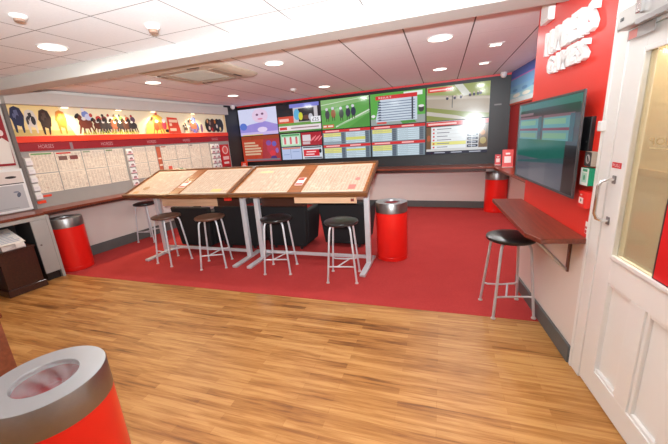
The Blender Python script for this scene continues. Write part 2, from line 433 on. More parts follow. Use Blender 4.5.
# ------------------------------------------------------------------ left wall: strips, frieze, newspapers
t = thing('title_strip', 'dark red strip lettered HORSES and DOGS above the newspapers', 'sign', onL(ls(2.9), 0.001, 1.691), LA)
MB().box(0, 0.03, 0, 4.11, 0, 0.115).build('panel', M_dred, t)
a = Art(lambda u, v, w: (0.0302 + w, u, v))
for (y, wd) in ((3.125, 'HORSES'), (3.98, 'HORSES'), (4.81, 'HORSES'), (5.63, 'HORSES'), (6.46, 'DOGS')):
    q = Art(lambda u, v, w: (0.0302 + w, u, v)); q.text(wd, y - 2.9, 0.032, 0.185, 0.052, (206, 150, 152)); q.build('word', t)
a.rect(0.62, -0.02, 0.66, 0.1, (150, 120, 124))
a.build('logo_mark', t)
t = tag(MB().box(0, 0.045, 0, 4.11, 0, 0.083).build('ledge', M_ored, None, bevel=0.003), 'long orange-red ledge running below the racing picture frieze', 'ledge')
t.location = onL(ls(2.9), 0.001, 1.807); t.rotation_euler = (0, 0, LA)

t = thing('picture_frieze', 'long cream wall frieze with running greyhounds and racehorses', 'poster', onL(ls(2.9), 0.001, 1.894), LA)
MB().box(0, 0.012, 0, 4.11, 0, 0.405).build('panel', mat('frieze_cream', (240, 214, 150), 0.5, var=0.12, scale=3), t)
a = Art(lambda u, v, w: (0.0122 + w, u, v))
a.poly([(0.0, 0), (1.4, 0), (1.4, 0.05), (0, 0.09)], (206, 182, 112))
a.poly([(0.6, 0.405), (4.05, 0.405), (4.05, 0.0), (0.75, 0.0)], (244, 232, 198))
def dog(u, v, s, c1, c2, lean=0.0):
    for q, l in ((-1, 0.0), (1, lean)):
        a.poly([(u + q * .062 * s, v + .15 * s), (u + q * .05 * s + l, v - .02 * s), (u + q * .03 * s + l, v - .03 * s), (u + q * .02 * s, v + .12 * s)], c1)
    a.poly([(u - .05 * s, v + .30 * s), (u + .0 * s, v + .325 * s), (u + .055 * s, v + .30 * s), (u + .082 * s, v + .20 * s), (u + .06 * s, v + .09 * s), (u + .015 * s, v + .06 * s), (u - .035 * s, v + .08 * s), (u - .078 * s, v + .18 * s)], c1)
    a.poly([(u - .02 * s, v + .27 * s), (u + .02 * s, v + .28 * s), (u + .03 * s, v + .16 * s), (u + .005 * s, v + .12 * s), (u - .02 * s, v + .16 * s)], c2)
    a.ell(u + .01 * s, v + .15 * s, .024 * s, .06 * s, c1)
    a.ell(u - .03 * s, v + .2 * s, .012 * s, .03 * s, c2)
dog(0.09, 0.07, 0.98, (34, 40, 74), (96, 100, 136))
dog(0.235, 0.06, 0.9, (216, 206, 196), (40, 38, 44), 0.01)
a.ell(0.262, 0.205, 0.026, 0.06, (38, 36, 42)); a.ell(0.195, 0.2, 0.014, 0.05, (70, 60, 60))
dog(0.40, 0.04, 1.0, (52, 30, 24), (84, 64, 54), -0.02)
dog(0.60, 0.05, 0.95, (206, 128, 46), (236, 190, 84))
def horse(u, v, s, coat, silk, cap, dark=(40, 30, 26)):
    for k in (-.07, -.03, .03, .07):
        a.poly([(u + k * s - .014 * s, v + .1 * s), (u + k * s * 1.5 - .008 * s, max(v - .01, .002)), (u + k * s * 1.5 + .01 * s, max(v - .01, .002)), (u + k * s + .014 * s, v + .1 * s)], coat)
    a.ell(u, v + .13 * s, .095 * s, .07 * s, coat)
    a.ell(u - .06 * s, v + .2 * s, .035 * s, .075 * s, coat, 0.5)
    a.ell(u - .10 * s, v + .235 * s, .045 * s, .022 * s, dark, 0.9)
    a.ell(u + .02 * s, v + .25 * s, .05 * s, .06 * s, silk, 0.3)
    a.ell(u - .015 * s, v + .2 * s, .03 * s, .025 * s, (230, 226, 220))
    a.ell(u - .005 * s, v + .32 * s, .024 * s, .026 * s, cap)
horse(0.93, 0.03, 1.08, (112, 52, 34), (120, 140, 206), (226, 226, 236))
a.ell(0.985, 0.27, 0.05, 0.05, (200, 206, 232)); a.ell(1.03, 0.30, 0.025, 0.03, (196, 70, 60))
for i, (u, c, sk, cp) in enumerate(((1.12, (96, 44, 30), (206, 70, 64), (250, 226, 190)), (1.21, (70, 60, 58), (120, 44, 50), (60, 50, 50)), (1.30, (50, 46, 50), (240, 230, 226), (180, 60, 50)),
                                    (1.40, (150, 84, 60), (210, 160, 70), (110, 80, 60)), (1.49, (44, 38, 42), (90, 120, 70), (70, 70, 80)), (1.60, (84, 52, 42), (190, 90, 70), (220, 190, 150)), (1.70, (46, 40, 44), (100, 70, 90), (190, 60, 60)))):
    horse(u, 0.035 - 0.004 * (i % 2), 0.85, c, sk, cp)
for k in range(26):
    u = 0.85 + k * 0.036; a.poly([(u, 0.005), (u + .03, 0.005), (u + .012, 0.05 + 0.02 * (k % 3))], (170, 176, 60) if k % 3 else (216, 214, 90))
a.poly([(1.92, 0.0), (2.5, 0.0), (2.42, 0.2), (2.32, 0.31), (2.2, 0.37), (2.08, 0.3), (1.98, 0.18)], (240, 196, 92))
horse(2.21, 0.0, 1.15, (196, 110, 52), (240, 196, 84), (214, 92, 80)); a.ell(2.17, 0.13, .05, .08, (150, 76, 44)); a.ell(2.35, 0.16, .05, .09, (216, 70, 92)); a.ell(2.35, 0.24, .04, .04, (246, 240, 240)); a.ell(2.40, 0.05, .05, .03, (50, 34, 34))
a.poly([(2.43, 0), (2.73, 0), (2.67, 0.30), (2.43, 0.31)], (218, 66, 38))
for v, w_ in ((0.21, 0.20), (0.14, 0.06), (0.045, 0.15)):
    a.rect(2.47, v, 2.47 + w_, v + 0.055, (250, 210, 176))
horse(2.86, 0.02, 0.55, (90, 70, 62), (70, 70, 90), (120, 60, 60))
a.ell(3.10, 0.12, 0.13, 0.12, (96, 104, 170)); horse(3.08, 0.02, 1.0, (150, 88, 70), (78, 92, 172), (244, 236, 236)); a.ell(3.3, 0.1, .035, .09, (130, 96, 130))
for u, c in ((3.52, (30, 26, 28)), (3.66, (62, 36, 30)), (3.80, (28, 26, 30)), (3.9, (40, 44, 50))):
    a.ell(u, 0.16, 0.10, 0.15, c)
for u, v, c in ((3.50, .25, (206, 150, 100)), (3.54, .10, (226, 196, 176)), (3.62, .07, (176, 30, 40)), (3.73, .24, (196, 116, 40)), (3.78, .14, (214, 206, 196)), (3.88, .08, (230, 210, 150)), (3.57, .21, (150, 120, 110))):
    a.ell(u, v, 0.028, 0.045, c)
a.build('artwork', t)
# small lamps tucked under the soffit that wash the frieze
for i, (y, w_) in enumerate(((3.55, 'nearest to the camera'), (4.35, 'second from the camera'), (5.0, 'third from the camera'), (5.95, 'farthest from the camera'))):
    p = onL(ls(y), 0.085, 2.3)
    t = thing('soffit_lamp', 'small warm lamp under the pale grey soffit above the frieze, ' + w_, 'lamp', p, LA, 'lamps under the soffit')
    MB().box(-0.02, 0.012, -0.05, 0.05, -0.018, 0).build('housing', M_silver, t)
    MB().box(-0.016, 0.008, -0.045, 0.045, -0.022, -0.018).build('diffuser', glow('warm_lamp', (255, 214, 150), 8), t)
    l = bpy.data.lights.new('soffit_lamp_light', 'SPOT'); l.energy = 42; l.color = (1.0, 0.78, 0.45); l.spot_size = rad(150); l.spot_blend = 1; l.shadow_soft_size = 0.03
    lo = bpy.data.objects.new('soffit_lamp_light', l); COL.objects.link(lo); lo.location = onL(ls(y), 0.10, 2.27)
    lo.rotation_euler = (0, rad(-18), LA)

ordn = ['first', 'second', 'third', 'fourth', 'fifth', 'sixth', 'seventh', 'eighth', 'ninth', 'tenth']
cols_ = [(3.0, 3.29), (3.30, 3.65), (3.66, 4.0), (4.01, 4.32), (4.49, 4.74), (4.75, 4.95), (5.06, 5.41), (5.42, 5.75), (5.76, 6.06), (6.07, 6.33)]
for i, (y0, y1) in enumerate(cols_):
    for j, (z0, z1) in enumerate(((1.105, 1.375), (1.385, 1.665))):
        pw = (y1 - y0) * 1.004 - 0.004
        dz = random.uniform(-0.006, 0.006)
        o = MB().box(0, 0.003, 0, (y1 - y0) * 1.004 - 0.004, 0, z1 - z0).build('newspaper_page', M_news_wall)
        o.location = onL(ls(y0), 0.013 + 0.0005 * (i % 2), z0 + dz); o.rotation_euler = (random.uniform(-.006, .006), 0, LA)
        tag(o, 'racing newspaper page pinned on the left wall, %s row, %s from the near end' % (('lower', 'upper')[j], ordn[i]), 'newspaper', 'newspaper pages on the left wall')
        if j == 1 and i in (0, 1, 2, 3, 6, 8):
            q = Art(lambda u, v, w: (0.0031 + w, u * pw, v)); q.rect(.05, .25, (.9, .6, .35, .4, 0, 0, .35, 0, .3)[i], .272, ((120, 160, 96), (206, 60, 46), (150, 160, 130), (120, 140, 96), 0, 0, (190, 120, 96), 0, (150, 120, 110))[i]); q.build('masthead', o)
            if i == 1:
                q = Art(lambda u, v, w: (0.0031 + w, u * pw, v)); q.rect(.1, .16, .42, .22, (120, 84, 74)); q.rect(.52, .16, .84, .22, (126, 66, 60)); q.build('photos', o)
def small_on_left(name, label, cat, y, z, w_, h_, col, d=0.02, group=None, art=None):
    t = thing(name, label, cat, onL(ls(y), 0.0172 if 'leaflet' in name else 0.0125, z), LA, group)
    MB().box(0, d, 0, w_, 0, h_).build('panel', mat('sheet_%d_%d_%d' % col, col, 0.5), t, bevel=0.001)
    if art:
        a = Art(lambda u, v, w: (d + 0.0002 + w, u * w_, v * h_)); art(a); a.build('print', t)
    return t
small_on_left('page_divider', 'narrow red printed divider strip between two newspaper pages', 'divider', 4.962, 1.13, 0.085, 0.52, (190, 96, 66), 0.008, None,
              lambda a: [a.rect(.1, .04, .9, .16, (92, 60, 50)), a.rect(.1, .3, .9, .36, (240, 214, 190)), a.rect(.1, .55, .9, .60, (240, 214, 190))])
small_on_left('red_leaflet', 'small orange-red leaflet on the newspaper just right of the divider', 'leaflet', 5.16, 1.14, 0.085, 0.12, (222, 92, 70), 0.006)
small_on_left('green_leaflet', 'small pale green leaflet near the bottom of the newspapers', 'leaflet', 5.42, 1.115, 0.08, 0.08, (140, 170, 140), 0.006)
# betting-slip dispensers
def dispenser(y, z0, n, pitch, w_, lab, accent, pic):
    t = thing('slip_dispenser', lab, 'dispenser', onL(ls(y), 0.0125, z0), LA, 'betting slip dispensers on the left wall')
    MB().box(0, 0.012, 0, w_, -0.01, n * pitch + 0.01).build('backplate', mat('clear_grey_plastic', (176, 164, 158), 0.2), t)
    for k in range(n):
        z = k * pitch
        pk = MB().prism([(0.012, z + .004), (0.045, z + .012), (0.05, z + pitch * .62), (0.046, z + pitch * .62), (0.041, z + .018), (0.012, z + .01)], 0.004, w_ - 0.004, 'y').build('pocket', mat('clear_pocket', (210, 200, 196), 0.15), t)
        sl = MB().prism([(0.016, z + .014), (0.040, z + .02), (0.034, z + pitch * .93), (0.018, z + pitch * .93)], 0.008, w_ - 0.008, 'y')
        s_ = sl.build('slips', M_paper, pk)
        a = Art(lambda u, v, w: (0.0505 + w + v * 0.0, 0.006 + u * (w_ - .012), z + .012 + v * pitch * .55))
        a.rect(0.0, 0.0, 1, 1, (238, 230, 228))
        a.rect(0.0, 0.0, 1, .2, accent)
        if pic: a.ell(.5, .6, .3, .28, (150, 110, 110)); a.rect(.2, .25, .8, .4, (214, 160, 160))
        else: a.rect(.12, .7, .8, .74, (176, 170, 176)); a.rect(.12, .5, .7, .54, (176, 170, 176))
        a.build('slip_print', pk)
dispenser(2.915, 1.02, 5, 0.118, 0.085, 'column of white slip pockets at the near end of the newspapers', (226, 220, 222), False)
dispenser(4.345, 0.99, 6, 0.11, 0.115, 'column of white and pink slip pockets in the middle of the newspapers', (226, 150, 156), True)
dispenser(6.35, 1.07, 5, 0.115, 0.125, 'left of the two pictured slip columns at the far end of the newspapers', (200, 130, 140), True)
dispenser(6.49, 1.07, 5, 0.115, 0.125, 'right of the two pictured slip columns beside the red leaflet rack', (200, 130, 140), True)
t = thing('leaflet_rack', 'red wall leaflet rack with round white emblem in the far left corner', 'rack', onL(ls(6.66), 0.0125, 1.05), LA)
MB().box(0, 0.04, 0, 0.28, 0, 0.56).build('body', mat('rack_red', (190, 30, 36), 0.4), t, bevel=0.004)
a = Art(lambda u, v, w: (0.0403 + w, u, v)); a.ell(.14, .43, .1, .1, (232, 196, 190)); a.ell(.14, .43, .07, .075, (214, 90, 84)); a.rect(.04, .2, .24, .28, (230, 190, 186)); a.rect(.05, .1, .22, .15, (236, 210, 206)); a.rect(.04, .02, .24, .05, (120, 20, 26))
a.build('print', t)

# near left notice boards
t = thing('framed_notice', 'white framed notice board with a grey picture, standing on the left counter', 'notice board', onL(ls(2.42), 0.001, 0.915), LA)
MB().box(0.0, 0.05, 0, 0.44, 0, 0.56).build('board', M_plastic, t, bevel=0.004)
a = Art(lambda u, v, w: (0.0503 + w, u, v))
a.rect(.02, .38, .42, .53, (226, 214, 206)); a.ell(.30, .455, .06, .016, (40, 34, 36)); a.rect(.02, .365, .42, .378, (70, 60, 60)); a.rect(.03, .03, .40, .35, (186, 184, 186))
a.ell(.33, .22, .02, .035, (90, 96, 112), -0.4); a.ell(.31, .26, .03, .01, (120, 124, 140)); a.rect(.05, .05, .30, .06, (160, 158, 160))
a.build('print', t)
t = thing('red_notice', 'dark red notice on the left wall above the white framed board', 'notice', onL(ls(2.3), 0.001, 1.52), LA)
MB().box(0, 0.02, 0, 0.53, 0, 0.75).build('panel', M_dred, t)
a = Art(lambda u, v, w: (0.0203 + w, u, v)); a.poly([(.36, .03), (.52, .03), (.53, .3), (.47, .36), (.40, .3)], (232, 222, 212)); a.ell(.47, .42, .03, .04, (230, 210, 206)); a.rect(.1, .1, .3, .14, (220, 180, 176)); a.rect(.1, .2, .3, .24, (220, 180, 176))
a.build('print', t)
small_on_left('red_tag', 'small oval orange tag stuck on the grey board below the newspapers', 'tag', 3.02, 1.045, 0.1, 0.03, (226, 66, 34), 0.008)
small_on_left('red_tag', 'small orange tag at the foot of the nearest slip column', 'tag', 2.93, 0.965, 0.1, 0.04, (226, 66, 34), 0.02)

# ------------------------------------------------------------------ counters along the walls
t = thing('wall_counter', 'mahogany wall counter running along the left wall under the newspapers', 'counter', (0, 0, 0), 0)
def counter_poly(d): # left counter outline in world x,y
    return [tuple(onL(s, q).xy) for s, q in d]
MB().prism(counter_poly([(-1.7, 0.001), (ls(7.0), 0.001), (ls(7.0), 0.42), (ls(2.78), 0.42), (ls(2.76), 0.50), (-1.7, 0.50)]), 0.868, 0.90, 'z').build('worktop', M_mahog, t, bevel=0.003)
MB().prism(counter_poly([(ls(2.78), 0.385), (ls(7.0), 0.385), (ls(7.0), 0.412), (ls(2.78), 0.412)]), 0.84, 0.868, 'z').build('fascia', M_dmahog, t)
t = thing('wall_counter', 'mahogany counter running below the bank of ten screens', 'counter', (0, 0, 0), 0)
MB().prism([tuple(onB(u, q).xy) for u, q in ((-3.83, 0.015), (2.36, 0.015), (2.36, 0.56), (-3.35, 0.56), (-3.37, 0.44), (-3.80, 0.40))], 0.866, 0.90, 'z').build('worktop', M_mahog, t, bevel=0.003)
MB().prism([tuple(onB(u, q).xy) for u, q in ((-3.3, 0.525), (2.0, 0.525), (2.0, 0.55), (-3.3, 0.55))], 0.815, 0.866, 'z').build('fascia', M_dmahog, t)
t = thing('wall_counter', 'mahogany counter in the recess behind the red wall', 'counter', (0, 0, 0), 0)
MB().prism([tuple(onQ(s, q, 0).xy) for s, q in ((0.60, 0.01), (3.50, 0.01), (3.50, 0.36), (0.60, 0.36))], 0.866, 0.90, 'z').build('worktop', M_mahogY, t, bevel=0.003)

# grey desk cabinet under the left counter
t = thing('desk_cabinet', 'light grey desk cabinet with narrow door under the left counter', 'cabinet', (-4.9, 2.73, 0), LA)
MB().box(-0.47, 0.0, -0.035, 0.0, 0, 0.866).build('side_panel', M_cab, t, bevel=0.002)
MB().box(-0.47, 0.0, -1.2, -0.036, 0.825, 0.866).build('top_rail', M_cab, t, bevel=0.002)
MB().box(-0.47, -0.45, -1.2, -0.036, 0.0, 0.824).build('back_panel', mat('dark_grey_interior', (58, 56, 58), 0.6), t)
MB().box(-0.44, -0.02, -0.20, -0.185, 0.10, 0.824).build('inner_panel', mat('dark_grey_interior', (58, 56, 58), 0.6), t)
MB().box(-0.42, -0.04, -0.185, -0.036, 0.0, 0.10).build('kick_board', M_darkp, t)
d_ = MB().box(-0.018, 0.0, -0.205, -0.037, 0.11, 0.822).build('door', M_cab, t, bevel=0.002)
MB().lathe([(0.0001, -0.006), (0.009, -0.006), (0.009, 0.006), (0.0001, 0.006)], n=16).build('lock', mat('dark_lock', (80, 60, 56), 0.4), d_)
kids(d_)[0].location = (0.003, -0.165, 0.50); kids(d_)[0].rotation_euler = (0, rad(90), 0)

# dark wooden box with plinth in front of the desk
t = thing('pedestal_box', 'dark brown wooden pedestal box with plinth in front of the grey desk', 'pedestal', (-4.86, 2.07, 0), LA)
MB().box(-0.46, 0.0, 0.02, 0.37, 0.085, 0.53).build('body', M_dmahog, t, bevel=0.004)
MB().box(-0.475, 0.02, 0.0, 0.39, 0, 0.085).build('plinth', M_dmahog, t, bevel=0.006)
MB().box(-0.47, 0.012, 0.008, 0.382, 0.53, 0.552).build('top', M_dmahog, t, bevel=0.004)
t = thing('leaflet_pile', 'white printed forms propped up on the dark pedestal box', 'papers', (-4.86, 2.10, 0.556), LA)
MB().prism([(0.0, 0.0), (0.0, 0.02), (-0.02, 0.065), (-0.36, 0.20), (-0.36, 0.0)], 0.05, 0.27, 'y').build('leaflet_holder', mat('clear_pocket', (210, 200, 196), 0.15), t)
PM = Matrix.Translation((-0.01, 0.0, 0.068)) @ Matrix.Rotation(math.atan2(0.135, 0.34), 4, 'Y')
MB().box(-0.36, 0.01, 0.04, 0.28, 0, 0.006, M=PM).build('sheet', M_paper, t)
a = Art(lambda u, v, w: tuple(PM @ Vector((-0.34 + v, 0.05 + u, 0.0063 + w))))
for k in range(9): a.rect(0.02, 0.03 + k * .034, 0.12 + 0.1 * random.random(), 0.040 + k * .034, (140, 150, 176))
a.build('print', t)
o = tag(MB().prism([(0.0, 0.0), (0.03, 0.0), (0.034, -0.05), (0.031, -0.05), (0.028, -0.003), (0.0, -0.003)], 0.17, 0.25, 'y').build('slip', M_paper), None)
o.parent = t; o.location = (0.0, 0.0, 0.067)

# brown cabinet corner at the left edge of the picture
t = thing('brown_cabinet', 'reddish brown cabinet partly seen behind the big bin at the left edge', 'cabinet', (-2.52, 0.55, 0), 0)
MB().box(-0.75, 0.0, 0.0, 0.45, 0.06, 0.68).build('carcass', wood_mat('red_brown_laminate', (116, 62, 44), (140, 78, 54), 0.4), t, bevel=0.004)
MB().box(-0.73, -0.02, 0.02, 0.43, 0, 0.06).build('plinth', M_dmahog, t)
MB().box(-0.76, 0.012, -0.012, 0.46, 0.68, 0.71).build('top', M_mahog, t, bevel=0.004)

# ------------------------------------------------------------------ bins
def make_bin(label):
    t = thing('litter_bin', label, 'bin', (0, 0, 0), 0, 'red litter bins with steel collars')
    MB().lathe([(0.0001, 0.0), (0.196, 0.0), (0.2, 0.004), (0.2, 0.05), (0.197, 0.055), (0.2, 0.06), (0.2, 0.63), (0.0001, 0.63)], n=64).build('body', M_binred, t, smooth=30)
    MB().lathe([(0.199, 0.63), (0.2015, 0.632), (0.2015, 0.752), (0.199, 0.757), (0.1985, 0.757), (0.1985, 0.631)], n=64, closed=True).build('collar', M_steel, t, smooth=40)
    MB().lathe([(0.1985, 0.752), (0.1985, 0.7585), (0.110, 0.7585), (0.108, 0.756), (0.108, 0.735), (0.111, 0.735), (0.112, 0.752)], n=64, closed=True).build('rim', M_steel2, t, smooth=40)
    MB().lathe([(0.113, 0.751), (0.15, 0.735), (0.16, 0.66), (0.155, 0.634), (0.0001, 0.632)], n=48).build('liner', M_liner, t, smooth=40)
    return t
M_steel2 = mat('satin_steel_rim', (176, 176, 178), 0.38, 0.7, var=0.04)
b0 = make_bin('large red bin with steel rim in the near left corner of the photo')
b0.location = (-1.475, 0.65, 0)
bag = MB(); prof = []
nn = 48
vs = []; fs = []
for j in range(9):
    for i in range(nn):
        aa = 2 * PI * i / nn; r = 0.106 - 0.006 * j + (0.004 + 0.002 * j) * math.sin(aa * 7 + j * .7) + 0.004 * math.sin(aa * 13 - j)
        vs.append((r * math.cos(aa), r * math.sin(aa), 0.752 - 0.011 * j + 0.004 * math.sin(aa * 5 + j)))
for j in range(8):
    for i in range(nn):
        fs.append((j * nn + i, j * nn + (i + 1) % nn, (j + 1) * nn + (i + 1) % nn, (j + 1) * nn + i))
bag.add(vs, fs)
bins = [b0]
for (x, y, lab) in ((-0.6, 4.07, 'red bin with steel collar standing right of the sloping bench'), (-5.06, 3.0, 'red bin tucked under the left counter beside the grey cabinet'), (1.015, 6.79, 'red bin in the far right corner under the counter')):
    c = copy_tree(b0); c.location = (x, y, 0.002); c['label'] = lab; bins.append(c)
tag(bag.build('bin_bag', bag_mat(), b0, smooth=60), 'clear crumpled bag inside the bin')

# ------------------------------------------------------------------ sloping newspaper benches
YF, YB, ZF, ZB = 3.31, 4.02, 0.972, 1.245      # underside front, back
sl = math.atan2(ZB - ZF, YB - YF)
def make_bench(label):
    t = thing('reading_bench', label, 'bench table', (0, 0, 0), 0, 'sloping newspaper benches')
    hw = 0.871
    L = math.hypot(YB - YF, ZB - ZF)
    # frame of the slope: v runs up the slope from the front edge
    Mx = Matrix.Translation((0, YF, ZF)) @ Matrix.Rotation(sl, 4, 'X')
    MB().box(-hw, hw, 0, L, 0, 0.028, M=Mx).build('sloping_top', M_bwood, t, bevel=0.003)
    fr = MB()
    fr.box(-hw, hw, -0.012, 0.022, -0.004, 0.046, M=Mx)
    fr.box(-hw, hw, L - 0.022, L + 0.006, -0.004, 0.042, M=Mx)
    fr.box(-hw - 0.004, -hw + 0.02, 0.0, L, -0.004, 0.042, M=Mx); fr.box(hw - 0.02, hw + 0.004, 0.0, L, -0.004, 0.042, M=Mx)
    fr.build('edge_frame', wood_mat('bench_dark_edge', (84, 50, 28), (112, 70, 40), 0.35), t, bevel=0.003)
    MB().box(-0.075, 0.075, 0.03, L - 0.03, 0.028, 0.034, M=Mx).build('divider', wood_mat('bench_orange_wood', (130, 72, 32), (160, 94, 46), 0.35), t)
    st = MB().box(-0.05, 0.05, 0.20, 0.38, 0.0342, 0.036, 0, M=Mx).build('sticker', mat('sticker_white', (236, 214, 206), 0.4), t)
    a = Art(lambda u, v, w: tuple(Mx @ Vector((u, v, 0.0362 + w)))); a.rect(-.045, .21, .045, .245, (206, 40, 36)); a.rect(-.045, .32, .03, .37, (206, 50, 40)); a.build('sticker_print', st)
    # side cheeks and rails
    MB().box(-hw + 0.04, hw - 0.04, YF + 0.40, YF + 0.44, 0.985, 1.08).build('rail', M_silver, t)
    for sx in (-0.755, 0.715) if False else (-0.765, 0.765):
        MB().box(sx - 0.032, sx + 0.032, 3.72, 3.78, 0.03, 1.10).build('post', M_silver, t, bevel=0.004)
        MB().box(sx - 0.035, sx + 0.035, 3.36, 4.0, 0.0, 0.032).build('foot', M_silver, t, bevel=0.006)
        MB().prism([(YF + 0.05, ZF + .005), (YF + 0.05, ZF - 0.02), (3.72, 0.95), (3.78, 0.95), (YB - .06, ZB - 0.03), (YB - .06, ZB - 0.025)], sx - 0.012, sx + 0.012, 'x').build('bracket', M_silver, t)
    MB().box(-0.73, 0.73, 3.735, 3.765, 0.085, 0.125).build('crossbar', M_silver, t, bevel=0.003)
    return t, Mx
X1, X2 = -3.365, -1.615
be, MX = make_bench('left sloping newspaper bench with tan modesty board')
be.location = (X1, 0, 0.002)
be2 = copy_tree(be); be2.location = (X2, 0, 0.002); be2['label'] = 'right sloping newspaper bench beside the red bin'
# boards below the benches
MB().box(-0.72, 0.30, 3.80, 3.815, 0.745, 1.05).build('modesty_board', M_tan, be, bevel=0.002)
MB().box(0.301, 0.72, 3.80, 3.815, 0.745, 1.05).build('modesty_board_end', M_dmahog, be, bevel=0.002)
MB().box(-0.72, -0.05, 3.80, 3.815, 0.745, 1.05).build('modesty_board', M_dmahog, be2, bevel=0.002)
MB().box(-0.05, 0.72, 3.44, 3.455, 0.865, 0.965).build('paper_tray', M_tan, be2, bevel=0.002)
MB().box(0.655, 0.69, 3.425, 3.44, 0.89, 0.92).build('tray_catch', mat('dark_red_catch', (110, 40, 36), 0.4), be2)
o = tag(MB().box(-0.05, 0.05, -0.02, 0.02, 0, 0.11).build('red_pen_holder', M_red, None, bevel=0.003), 'small red pen holder hanging under the left bench beside its right post', 'holder')
o.location = (-2.80, 3.70, 0.85)
L_ = math.hypot(YB - YF, ZB - ZF)
for i, (bx, sx, lab) in enumerate(((X1, -1, 'newspaper spread at the left end of the left bench'), (X1, 1, 'newspaper spread on the right half of the left bench'), (X2, -1, 'newspaper spread on the left half of the right bench'), (X2, 1, 'newspaper spread at the right end nearest the red bin'))):
    t = thing('newspaper_spread', lab, 'newspaper', (bx + sx * 0.455, 0, 0.002), 0, 'newspaper spreads on the sloping benches')
    for k in (-1, 1):
        x0, x1 = (-0.362, -0.002) if k < 0 else (0.002, 0.362)
        o = MB().box(x0, x1, -(L_ - .095) / 2, (L_ - .095) / 2, 0, 0.0015 + 0.0006 * (k > 0)).build('page', M_news_bench, t)
        o.matrix_local = MX @ Matrix.Translation((0, L_ / 2, 0.0285))
    MB().box(-0.374, 0.374, 0.033, L_ - 0.033, 0.0312, 0.0325, M=MX)  # cover sheet profile
    a = Art(lambda u, v, w: tuple(MX @ Vector((u, v, 0.0312 + w))))
    if i == 3: a.rect(.18, .1, .26, .2, (222, 110, 100)); a.ell(.25, .33, .03, .04, (214, 120, 110))
    if i == 1: a.rect(.1, .08, .25, .15, (210, 180, 110))
    if i == 0: a.ell(-.16, .2, .05, .05, (160, 120, 80)); a.rect(-.30, .06, -.2, .12, (190, 140, 90))
    if i == 2: a.rect(-.25, .55, -.05, .6, (226, 190, 140))
    a.build('colour_print', t)

# ------------------------------------------------------------------ stools
def make_stool():
    t = thing('bar_stool', 'stool', 'stool', (0, 0, 0), 0, 'round bar stools with silver legs')
    MB().lathe([(0.0001, 0.658), (0.17, 0.658), (0.188, 0.664), (0.195, 0.676), (0.191, 0.690), (0.165, 0.700), (0.1, 0.705), (0.0001, 0.706)], n=40).build('seat', M_vinyl, t, smooth=50)
    rs_ = 0.0115
    for a0 in (45, 135, 225, 315):
        c, s = math.cos(rad(a0)), math.sin(rad(a0))
        path = [(0.10 * c, 0.10 * s, 0.655), (0.128 * c, 0.128 * s, 0.652), (0.150 * c, 0.150 * s, 0.640), (0.162 * c, 0.162 * s, 0.615), (0.17 * c, 0.17 * s, 0.57), (0.232 * c, 0.232 * s, 0.012)]
        l = MB().tube(path, rs_).build('leg', M_silver, t, smooth=50)
        MB().lathe([(0.0001, 0.0), (0.019, 0.0), (0.019, 0.008), (0.012, 0.014), (0.0001, 0.014)], 0.232 * c, 0.232 * s, n=16).build('foot_pad', mat('pale_foot_pad', (206, 200, 196), 0.5), l)
    r = 0.213 * math.sqrt(.5); z = 0.19
    for sy in (-1, 1):
        MB().tube([(-r, sy * r, z), (-r * .8, sy * r * .86, z - 0.006), (0, sy * r * .80, z - 0.01), (r * .8, sy * r * .86, z - 0.006), (r, sy * r, z)], 0.0085).build('stretcher', M_silver, t, smooth=50)
    MB().tube([(-r * .35, -r * .8, z - .01), (r * .35, r * .8, z - .01)], 0.0085).build('cross_brace', M_silver, t, smooth=50)
    return t
st0 = make_stool()
stools = [(-5.02, 4.30, 8, 'black stool standing alone by the left wall behind the bench'), (-3.68, 3.44, -12, 'brown stool at the left end of the bench, leftmost at the bench front'),
          (-2.93, 3.43, 22, 'brown topped stool at the bench, second from its left end'), (-1.93, 3.42, 10, 'black stool at the bench in front of the pair of middle posts'),
          (-1.06, 3.33, 8, 'black stool at the right end of the bench nearest the bin'), (0.575, 2.93, 12, 'black stool beside the wall shelf under the large monitor')]
made = []
for i, (x, y, rz, lab) in enumerate(stools):
    s_ = st0 if i == 0 else copy_tree(st0)
    s_.location = (x, y, 0.002); s_.rotation_euler = (0, 0, rad(rz)); s_['label'] = lab; made.append(s_)
for s_ in made[1:3]:
    for ch in kids(s_):
        if ch.name.startswith('seat'):
            ch.data = ch.data.copy(); ch.data.materials[0] = M_bvinyl; tag(ch, 'brown vinyl seat')

# ------------------------------------------------------------------ black tub chairs behind the benches
def frus(m_, x0, x1, y0, y1, z0, X0, X1, Y0, Y1, z1):
    vs = [(x0, y0, z0), (x1, y0, z0), (x1, y1, z0), (x0, y1, z0), (X0, Y0, z1), (X1, Y0, z1), (X1, Y1, z1), (X0, Y1, z1)]
    return m_.add(vs, [(0, 3, 2, 1), (4, 5, 6, 7), (0, 1, 5, 4), (1, 2, 6, 5), (2, 3, 7, 6), (3, 0, 4, 7)])
def make_tub():
    t = thing('tub_chair', 'tub', 'chair', (0, 0, 0), 0, 'black tub chairs behind the benches')
    frus(MB(), -.28, .28, -.27, -.17, .05, -.345, .345, -.31, -.22, .69).build('back', M_fabric, t, bevel=0.025, seg=3)
    for s in (-1, 1):
        mm = MB()
        xs = sorted((s * .28, s * .19)); Xs = sorted((s * .345, s * .25))
        frus(mm, xs[0], xs[1], -.17, .25, .05, Xs[0], Xs[1], -.22, .28, .60).build('arm', M_fabric, t, bevel=0.025, seg=3)
    frus(MB(), -.19, .19, -.17, .24, .06, -.23, .23, -.20, .27, .38).build('seat', M_fabric, t, bevel=0.03, seg=3)
    for sx in (-.2, .2):
        for sy in (-.22, .2):
            MB().lathe([(0.0001, 0), (0.02, 0), (0.025, 0.055), (0.0001, 0.055)], sx, sy, n=14).build('leg', M_darkp, t)
    return t
tb = make_tub()
